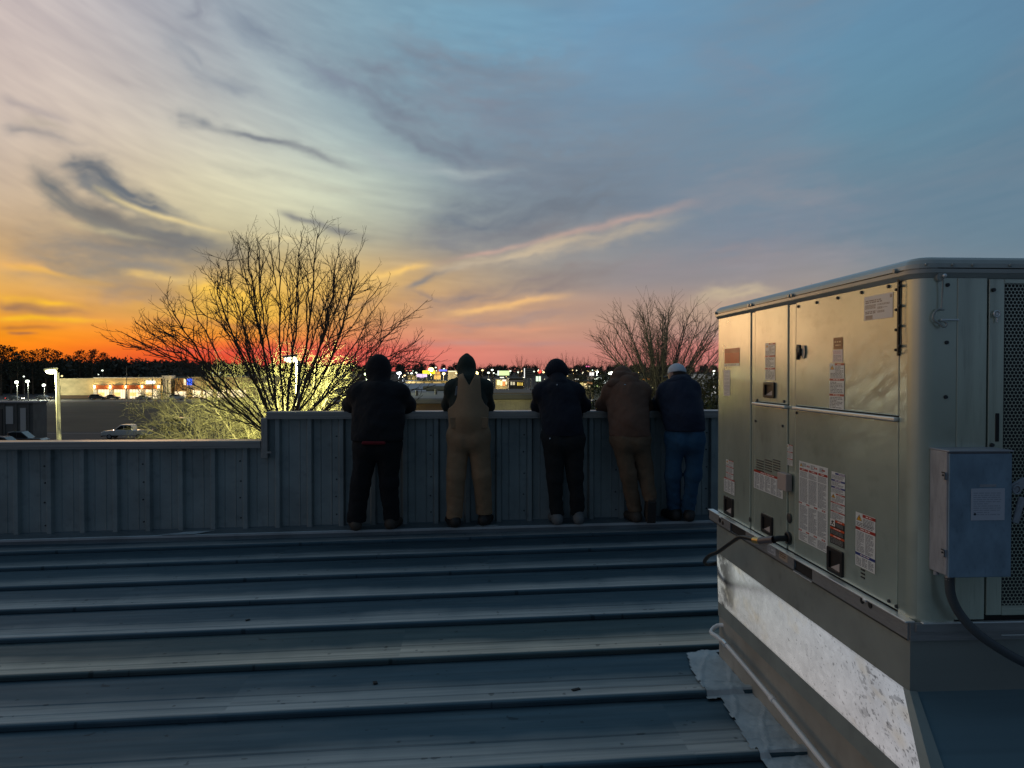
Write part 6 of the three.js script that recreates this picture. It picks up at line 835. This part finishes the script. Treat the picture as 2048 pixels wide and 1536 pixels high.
{ // the scatter of lights too small to tell apart
  const r = rng(404), L = 'tiny lamp in the scatter of town lights beyond the people'; let first = null;
  for (let i = 0; i < 46; i++) {
    const [a, b] = [[800, 915], [955, 1090], [1132, 1226], [1268, 1335]][[0, 0, 1, 1, 1, 2, 2, 3][(r() * 8) | 0]], px = a + (b - a) * r(), z = -300 - 140 * r(), p = onZ(px, 738 + 26 * r() * r() + 2, z), h = p.y - GROUND; if (h < 1.5) continue;
    const k = 0.12 + 0.2 * r(), T = first ? first.clone() : thing('town_light', L, 'street lamp', [0, 0, 0], 0, 'tiny town lights'); if (!first) { part(T, 'pole', cyl(0.06, 0.09, 1, 5, 0, 0.5, -0.1), steel); part(T, 'lamp_head', new THREE.SphereGeometry(1, 8, 6), glow(1, 0.8, 0.42, 3.2)); first = T; } else { T.name = numbered('town_light'); scene.add(T); T.children[1].material = [glowA, glowB, glowC][i % 3]; }
    T.position.set(p.x, GROUND, z); T.children[0].scale.set(1, h, 1); T.children[1].scale.set(k, k * 0.8, k); T.children[1].position.set(0, h, 0);
  }
}
// signs: a lit or dark box on posts
function sign(name, label, x0, y0, x1, y1, z, face, posts = [0.5], extra) {
  const a = onZ(x0, y0, z), b = onZ(x1, y1, z), w = b.x - a.x, h = a.y - b.y, T = thing(name, label, 'sign', [(a.x + b.x) / 2, GROUND, z]), y = (a.y + b.y) / 2 - GROUND; part(T, 'panel', rb(w, h, 0.5, 0.08, 0, y, 0), face); part(T, 'casing', mg([bx(w + 0.3, 0.16, 0.6, 0, y + h / 2 + 0.08, 0), bx(w + 0.3, 0.16, 0.6, 0, y - h / 2 - 0.08, 0)]), steel);
  for (const p of posts) part(T, 'post', cyl(0.18, 0.18, y - h / 2, 8, w * (p - 0.5), (y - h / 2) / 2, 0), steel); if (extra) extra(T, w, h, y); return T;
}
const bars = (n, m) => (T, w, h, y) => { for (let i = 0; i < n; i++) part(T, 'sign_band', bx(w * 0.94, h / n * 0.4, 0.06, 0, y - h / 2 + h * (i + 0.5) / n, 0.28), m); };
sign('lilac_billboard', 'lilac lit billboard left of the yellow sign', 833, 748, 854, 754, -320, glow(0.86, 0.66, 0.95, 1.0), [0.5], (T, w, h, y) => part(T, 'lower_band', bx(w * 0.4, h * 0.3, 0.4, 0, y - h * 0.65, 0), glow(0.9, 0.7, 0.95, 0.9)));
sign('yellow_sign', 'wide yellow lit sign under the brightest lamp', 845, 741, 870.5, 748, -340, glow(1, 0.82, 0.02, 1.1), [0.3, 0.7]);
sign('orange_sign', 'orange striped sign stacked in rows', 868, 750.5, 881, 758.5, -325, glow(1, 0.6, 0.16, 0.95), [0.5], bars(4, std(0.2, 0.09, 0.02, 0.8)));
sign('amber_sign', 'smaller amber sign above the orange striped one', 869.5, 743.5, 880, 749, -326, glow(1, 0.55, 0.12, 0.8), [0.5], bars(3, std(0.2, 0.09, 0.02, 0.8)));
sign('blue_sign', 'small blue lit sign right of the yellow lamp', 878, 739, 894, 742.6, -350, glow(0.12, 0.16, 0.9, 1.1), [0.5]);
sign('green_screen', 'pale green lit screen on a post between two hooded heads', 995, 741.5, 1018.5, 750.8, -330, glow(0.72, 0.95, 0.42, 1.1), [0.5], (T, w, h, y) => { part(T, 'white_side', bx(w * 0.1, h, 0.1, -w * 0.45, y, 0.28), glow(0.95, 1, 0.9, 1.4)); part(T, 'lower_panel', bx(w * 0.34, h * 0.22, 0.4, -w * 0.12, y - h * 0.95, 0), glow(1, 1, 0.85, 1.2)); });
sign('tall_dark_sign', 'tall dark unlit sign on two pale posts', 1051.5, 738, 1066.5, 755.5, -250, M.dark, [0.15, 0.72], (T, w, h, y) => { for (let i = 0; i < 4; i++) part(T, 'sign_band', bx(w * 0.9, h * 0.05, 0.05, 0, y - h * 0.4 + i * h * 0.24, 0.27), steel); });
sign('light_strip', 'slim white lit strip along the dark two-post sign', 1048.2, 736.5, 1049.6, 756, -251, glow(1, 1, 0.95, 1.2), [0.5]);
sign('red_round_sign', 'round red lit sign left of the knit cap', 1076, 740.4, 1082, 746, -330, M.dark, [0.5], (T, w, h, y) => part(T, 'red_disc', cyl(w * 0.6, w * 0.6, 0.3, 20).rotateX(Math.PI / 2).translate(0, y, 0.3), glow(1, 0.06, 0.04, 1.6)));
sign('menu_board', 'pair of pale green lit panels by the shoulder of the navy jacket', 1072, 752.5, 1081.5, 762.5, -300, glow(0.8, 1, 0.72, 1.2), [0.5], (T, w, h, y) => part(T, 'divider', bx(w * 0.08, h, 0.1, 0, y, 0.28), steel));
sign('white_sign', 'small square white sign left of the twin lamp', 1179, 744.5, 1187.5, 752.5, -230, glow(1, 0.93, 0.88, 1.0), [0.5], (T, w, h, y) => part(T, 'divider', bx(w * 0.06, h, 0.1, 0, y, 0.28), std(0.4, 0.3, 0.3, 0.8)));
sign('pink_sign', 'tiny pink lit sign on the dark hillside right of the knit cap', 1172, 731.5, 1179, 734, -420, glow(1, 0.2, 0.4, 1.2), [0.5]);
sign('corner_sign', 'white two-panel sign at the far corner of the air conditioner', 1424, 772, 1431, 780, -110, glow(1, 0.98, 0.9, 1.3), [0.5], (T, w, h, y) => part(T, 'lower_panel', bx(w, h * 0.7, 0.4, 0, y - h * 0.98, 0), glow(1, 1, 0.92, 1.4)));
// low town buildings with lit windows
function building(name, label, x0, x1, yt, z, depth, col, wins, roofCol) {
  const a = onZ(x0, yt, z), b = onZ(x1, yt, z), h = a.y - GROUND, T = thing(name, label, 'building', [(a.x + b.x) / 2, GROUND, z]); part(T, 'wall', bx(b.x - a.x, h, depth, 0, h / 2, -depth / 2), std(...col, 0.85, 0, { map: grime })); part(T, 'roof', rb(b.x - a.x + 0.5, 0.3, depth + 0.5, 0.06, 0, h + 0.1, -depth / 2), roofCol ?? std(0.12, 0.12, 0.12, 0.8));
  (wins ?? []).forEach(([wx0, wy0, wx1, wy1, c, k, nm]) => { const p = onZ(wx0, wy0, z), q = onZ(wx1, wy1, z); part(T, nm ?? 'window', bx(q.x - p.x, p.y - q.y, 0.12, (p.x + q.x) / 2 - T.position.x, (p.y + q.y) / 2 - GROUND, 0.02), k ? glow(...c, k) : std(...c, 0.8)); }); return T;
}
building('town_shop', 'grey-brown shop block left of the lilac billboard', 815, 830, 750.5, -335, 14, [0.2, 0.17, 0.14], [[817, 755, 820, 758, WW, 0.5], [824, 755, 828, 758, WW, 0.4]]);
building('lit_frontage', 'long tan frontage lit yellow below the signs', 812, 915, 762, -305, 10, [0.5, 0.36, 0.13], [[816, 763.5, 830, 767.5, [1, 0.66, 0.22], 0.8], [834, 764, 846, 767.5, [1, 0.7, 0.25], 0.5], [850, 764, 862, 767.5, [1, 0.7, 0.25], 0.4], [866, 764, 882, 767.5, [1, 0.7, 0.25], 0.45]]);
building('fuel_canopy', 'pale lit canopy behind the shoulder of the overalls', 896, 914, 741.5, -330, 10, [0.55, 0.5, 0.4], [[897, 741.8, 913, 743.4, [1, 0.9, 0.6], 1.1, 'light_band']]);
building('burger_shop', 'small restaurant with yellow-green and red lights under the green screen', 993, 1016, 759, -300, 12, [0.4, 0.3, 0.14], [[994, 760.5, 1000, 770, [0.85, 1, 0.4], 1.2], [1000.8, 762, 1004.6, 771, [1, 0.85, 0.4], 1.3], [1005.4, 763, 1010, 771.5, [1, 0.24, 0.06], 1.1], [1005, 759.4, 1012, 762.4, [1, 0.95, 0.8], 1.3, 'sign_panel'], [1011, 763, 1014.6, 769, [1, 0.9, 0.5], 0.9]]);
building('dark_diner', 'dark brown building with a row of yellow windows left of the two-post sign', 1018, 1049, 757, -285, 14, [0.09, 0.07, 0.05], [[1021, 763.5, 1024.6, 770, [1, 0.9, 0.6], 0.6], [1026, 764, 1029.6, 770, [1, 0.85, 0.55], 0.7], [1034.6, 764.6, 1037, 771, [1, 0.72, 0.12], 1.0], [1038.8, 765, 1041, 771, [1, 0.66, 0.1], 0.8], [1043, 765.4, 1045.4, 771, [1, 0.7, 0.12], 0.9], [1020, 761.6, 1047, 762.3, [0.6, 0.5, 0.42], 0.3, 'light_band']]);
building('yellow_restaurant', 'bright yellow-lit restaurant between navy jacket and brown jacket', 1158, 1186, 762.5, -205, 12, [0.6, 0.48, 0.2], [[1160, 765, 1166, 773, [1, 0.8, 0.3], 1.1], [1167.5, 767, 1174, 776, [1, 0.76, 0.36], 1.2], [1175, 763.8, 1184, 768, [1, 0.5, 0.2], 0.9, 'sign_panel'], [1176, 770, 1181, 777, [1, 0.88, 0.5], 1.1], [1150, 757.5, 1157, 759, [1, 1, 0.85], 1.2, 'light_band']]);
building('fuel_station', 'white and green lit fuel station left of the brown jacket', 1188, 1226, 753.5, -210, 12, [0.5, 0.5, 0.44], [[1189, 755, 1197, 764, [0.9, 1, 0.8], 1.2], [1198, 754.6, 1206, 759, [0.9, 1, 1], 1.3, 'light_band'], [1190, 766, 1196, 776, [0.8, 1, 0.35], 1.1], [1198, 766, 1203, 774, [1, 0.95, 0.5], 1.2], [1206, 760, 1216, 770, [0.9, 1, 0.95], 1.4], [1217, 764, 1224, 776, [1, 0.92, 0.6], 1.0]]);
building('long_low_shop', 'long low olive building behind the knit cap', 1130, 1178, 749.5, -330, 16, [0.16, 0.16, 0.1], [[1134, 751, 1136, 753, WW, 0.8]]);
building('orange_roof_shop', 'low shop with an orange lit fascia between brown hood and pale cap', 1278, 1312, 755.5, -190, 10, [0.3, 0.24, 0.1], [[1284, 756.6, 1300, 760, [1, 0.36, 0.06], 0.9, 'fascia'], [1280, 762, 1286, 768, [1, 0.8, 0.4], 1.0], [1290, 766, 1297, 774, [0.85, 0.9, 0.3], 0.8], [1300, 768, 1306, 778, [1, 0.9, 0.45], 0.7]]);
building('white_sheds', 'pale low sheds half hidden in the brush right of the pale cap', 1378, 1426, 750.5, -170, 10, [0.5, 0.52, 0.55], [[1384, 753, 1390, 756, BW, 0.25], [1398, 754, 1404, 757, BW, 0.2]], std(0.5, 0.53, 0.58, 0.7));
// near neighbours below the parapet line
{ const z = -42, T = building('beige_building', 'beige flat-roofed neighbour building between the overalls and the navy jacket', 962, 1078, 797, z, 9, [0.4, 0.37, 0.29], []); const a = onZ(962, 797, z), b = onZ(1078, 797, z), w = b.x - a.x, h = a.y - GROUND; for (let i = 1; i < 12; i++) part(T, 'siding_rib', bx(0.035, h, 0.03, -w / 2 + w * i / 12, h / 2, 0.012), std(0.38, 0.35, 0.28, 0.85)); part(T, 'gutter', rb(w + 0.2, 0.14, 0.16, 0.03, 0, h + 0.02, 0.1), std(0.34, 0.32, 0.28, 0.6)); part(T, 'roof_sheet', bx(w, 0.06, 9, 0, h + 0.28, -4.6), std(0.13, 0.105, 0.085, 0.8)); }
{ const z = -45, T = building('brown_building', 'brown low neighbour building beside the black hoodie', 690, 940, 806, z, 17, [0.2, 0.135, 0.09], [], std(0.2, 0.2, 0.2, 0.9)); const h = onZ(800, 806, z).y - GROUND; part(T, 'coping', rb(7.6, 0.1, 0.3, 0.03, 0, h + 0.24, -0.1), std(0.22, 0.2, 0.19, 0.7)); for (let i = 0; i < 5; i++) part(T, 'roof_vent', cyl(0.09, 0.09, 0.4, 8, -2 + i * 1.1, h + 0.4, -5 - (i % 2) * 3), steel); }
building('blue_grey_warehouse', 'blue-grey flat roofed warehouse with pale roof behind the brown building', 690, 985, 789, -66, 46, [0.12, 0.12, 0.13], [], std(0.3, 0.34, 0.38, 0.7));
building('rooftop_annex', 'dark annex with a bright window, right of the black hoodie', 852, 892, 778.5, -63.5, 2, [0.06, 0.065, 0.07], [[859, 785.5, 862.5, 792, [1, 0.93, 0.68], 1.1], [862.9, 785.8, 866, 788.5, [1, 0.95, 0.75], 1.1], [867, 785.6, 870.6, 792, [1, 0.8, 0.45], 0.9], [871.2, 785.5, 876, 792, [1, 0.96, 0.8], 1.2]]);
// traffic
[['sedan', 1004, -316, Math.PI * 1.4, nearBlack, 1, 0, 'car with lit headlights, first of the pair under the green screen'], ['suv', 1011, -322, Math.PI * 1.4, nearBlack, 1, 0, 'car with lit headlights, second of the pair under the green screen'], ['sedan', 1021, -312, Math.PI * 1.45, nearBlack, 1, 0, 'car with lit headlights in front of the dark diner'], ['sedan', 1031, -325, 0.1, white, 0, 0, 'white car in front of the yellow windows'], ['suv', 1049, -318, Math.PI * 0.5, nearBlack, 0, 1, 'car with red tail lights at the foot of the two-post sign'], ['sedan', 1056, -314, Math.PI * 0.5, redP, 0, 1, 'car with red tail lights between the posts of the dark sign'], ['suv', 1062, -320, Math.PI * 0.5, nearBlack, 0, 1, 'car with red tail lights right of the two-post sign'], ['sedan', 1069, -316, Math.PI * 0.55, redP, 1, 1, 'last red-lit car before the navy jacket'], ['suv', 1177, -190, Math.PI * 0.5, redP, 0, 1, 'dark red car in front of the yellow restaurant'], ['suv', 1197, -188, 0.2, white, 0, 0, 'white car in front of the fuel station'], ['sedan', 1388, -150, 0.1, white, 0, 0, 'white car parked right of the pale cap'], ['sedan', 1410, -150, 0.1, silver, 0, 0, 'silver car parked nearest the air conditioner']].forEach(([k, px, z, t, c, h, tl, label]) => car(k, label, X(px, z), z, t, c, h, tl));
{ // fence along the pale lot
  const z = -128, T = thing('chain_fence', 'wire fence with dark posts right of the person in the pale cap', 'fence', [0, GROUND, z]); for (const px of [1410, 1425, 1440]) part(T, 'post', cyl(0.05, 0.05, 2.4, 8, X(px, z), 1.2, 0), steel); part(T, 'rail', mg([bx(3, 0.05, 0.05, X(1425, z), 2.35, 0), bx(3, 0.05, 0.05, X(1425, z), 0.2, 0)]), steel);
}
// tall utility poles by the store
for (const [px, y0, z, label] of [[120, 772, -236, 'thin dark post right of the lamp pole, in front of the plain store wall'], [305, 757, -238, 'thin dark pole in front of the last awning'], [327, 754, -240, 'dark pole beside the white store tower'], [253, 733, -242, 'tall thin pole rising between the second and third awning']]) { const p = onZ(px, y0, z), h = p.y - GROUND, T = thing('utility_pole', label, 'pole', [p.x, GROUND, z]); part(T, 'pole', cyl(0.1, 0.14, h, 8, 0, h / 2, 0), steel); part(T, 'cap', cyl(0.13, 0.13, 0.12, 8, 0, h, 0), steel); }
renderer.render(scene, camera);
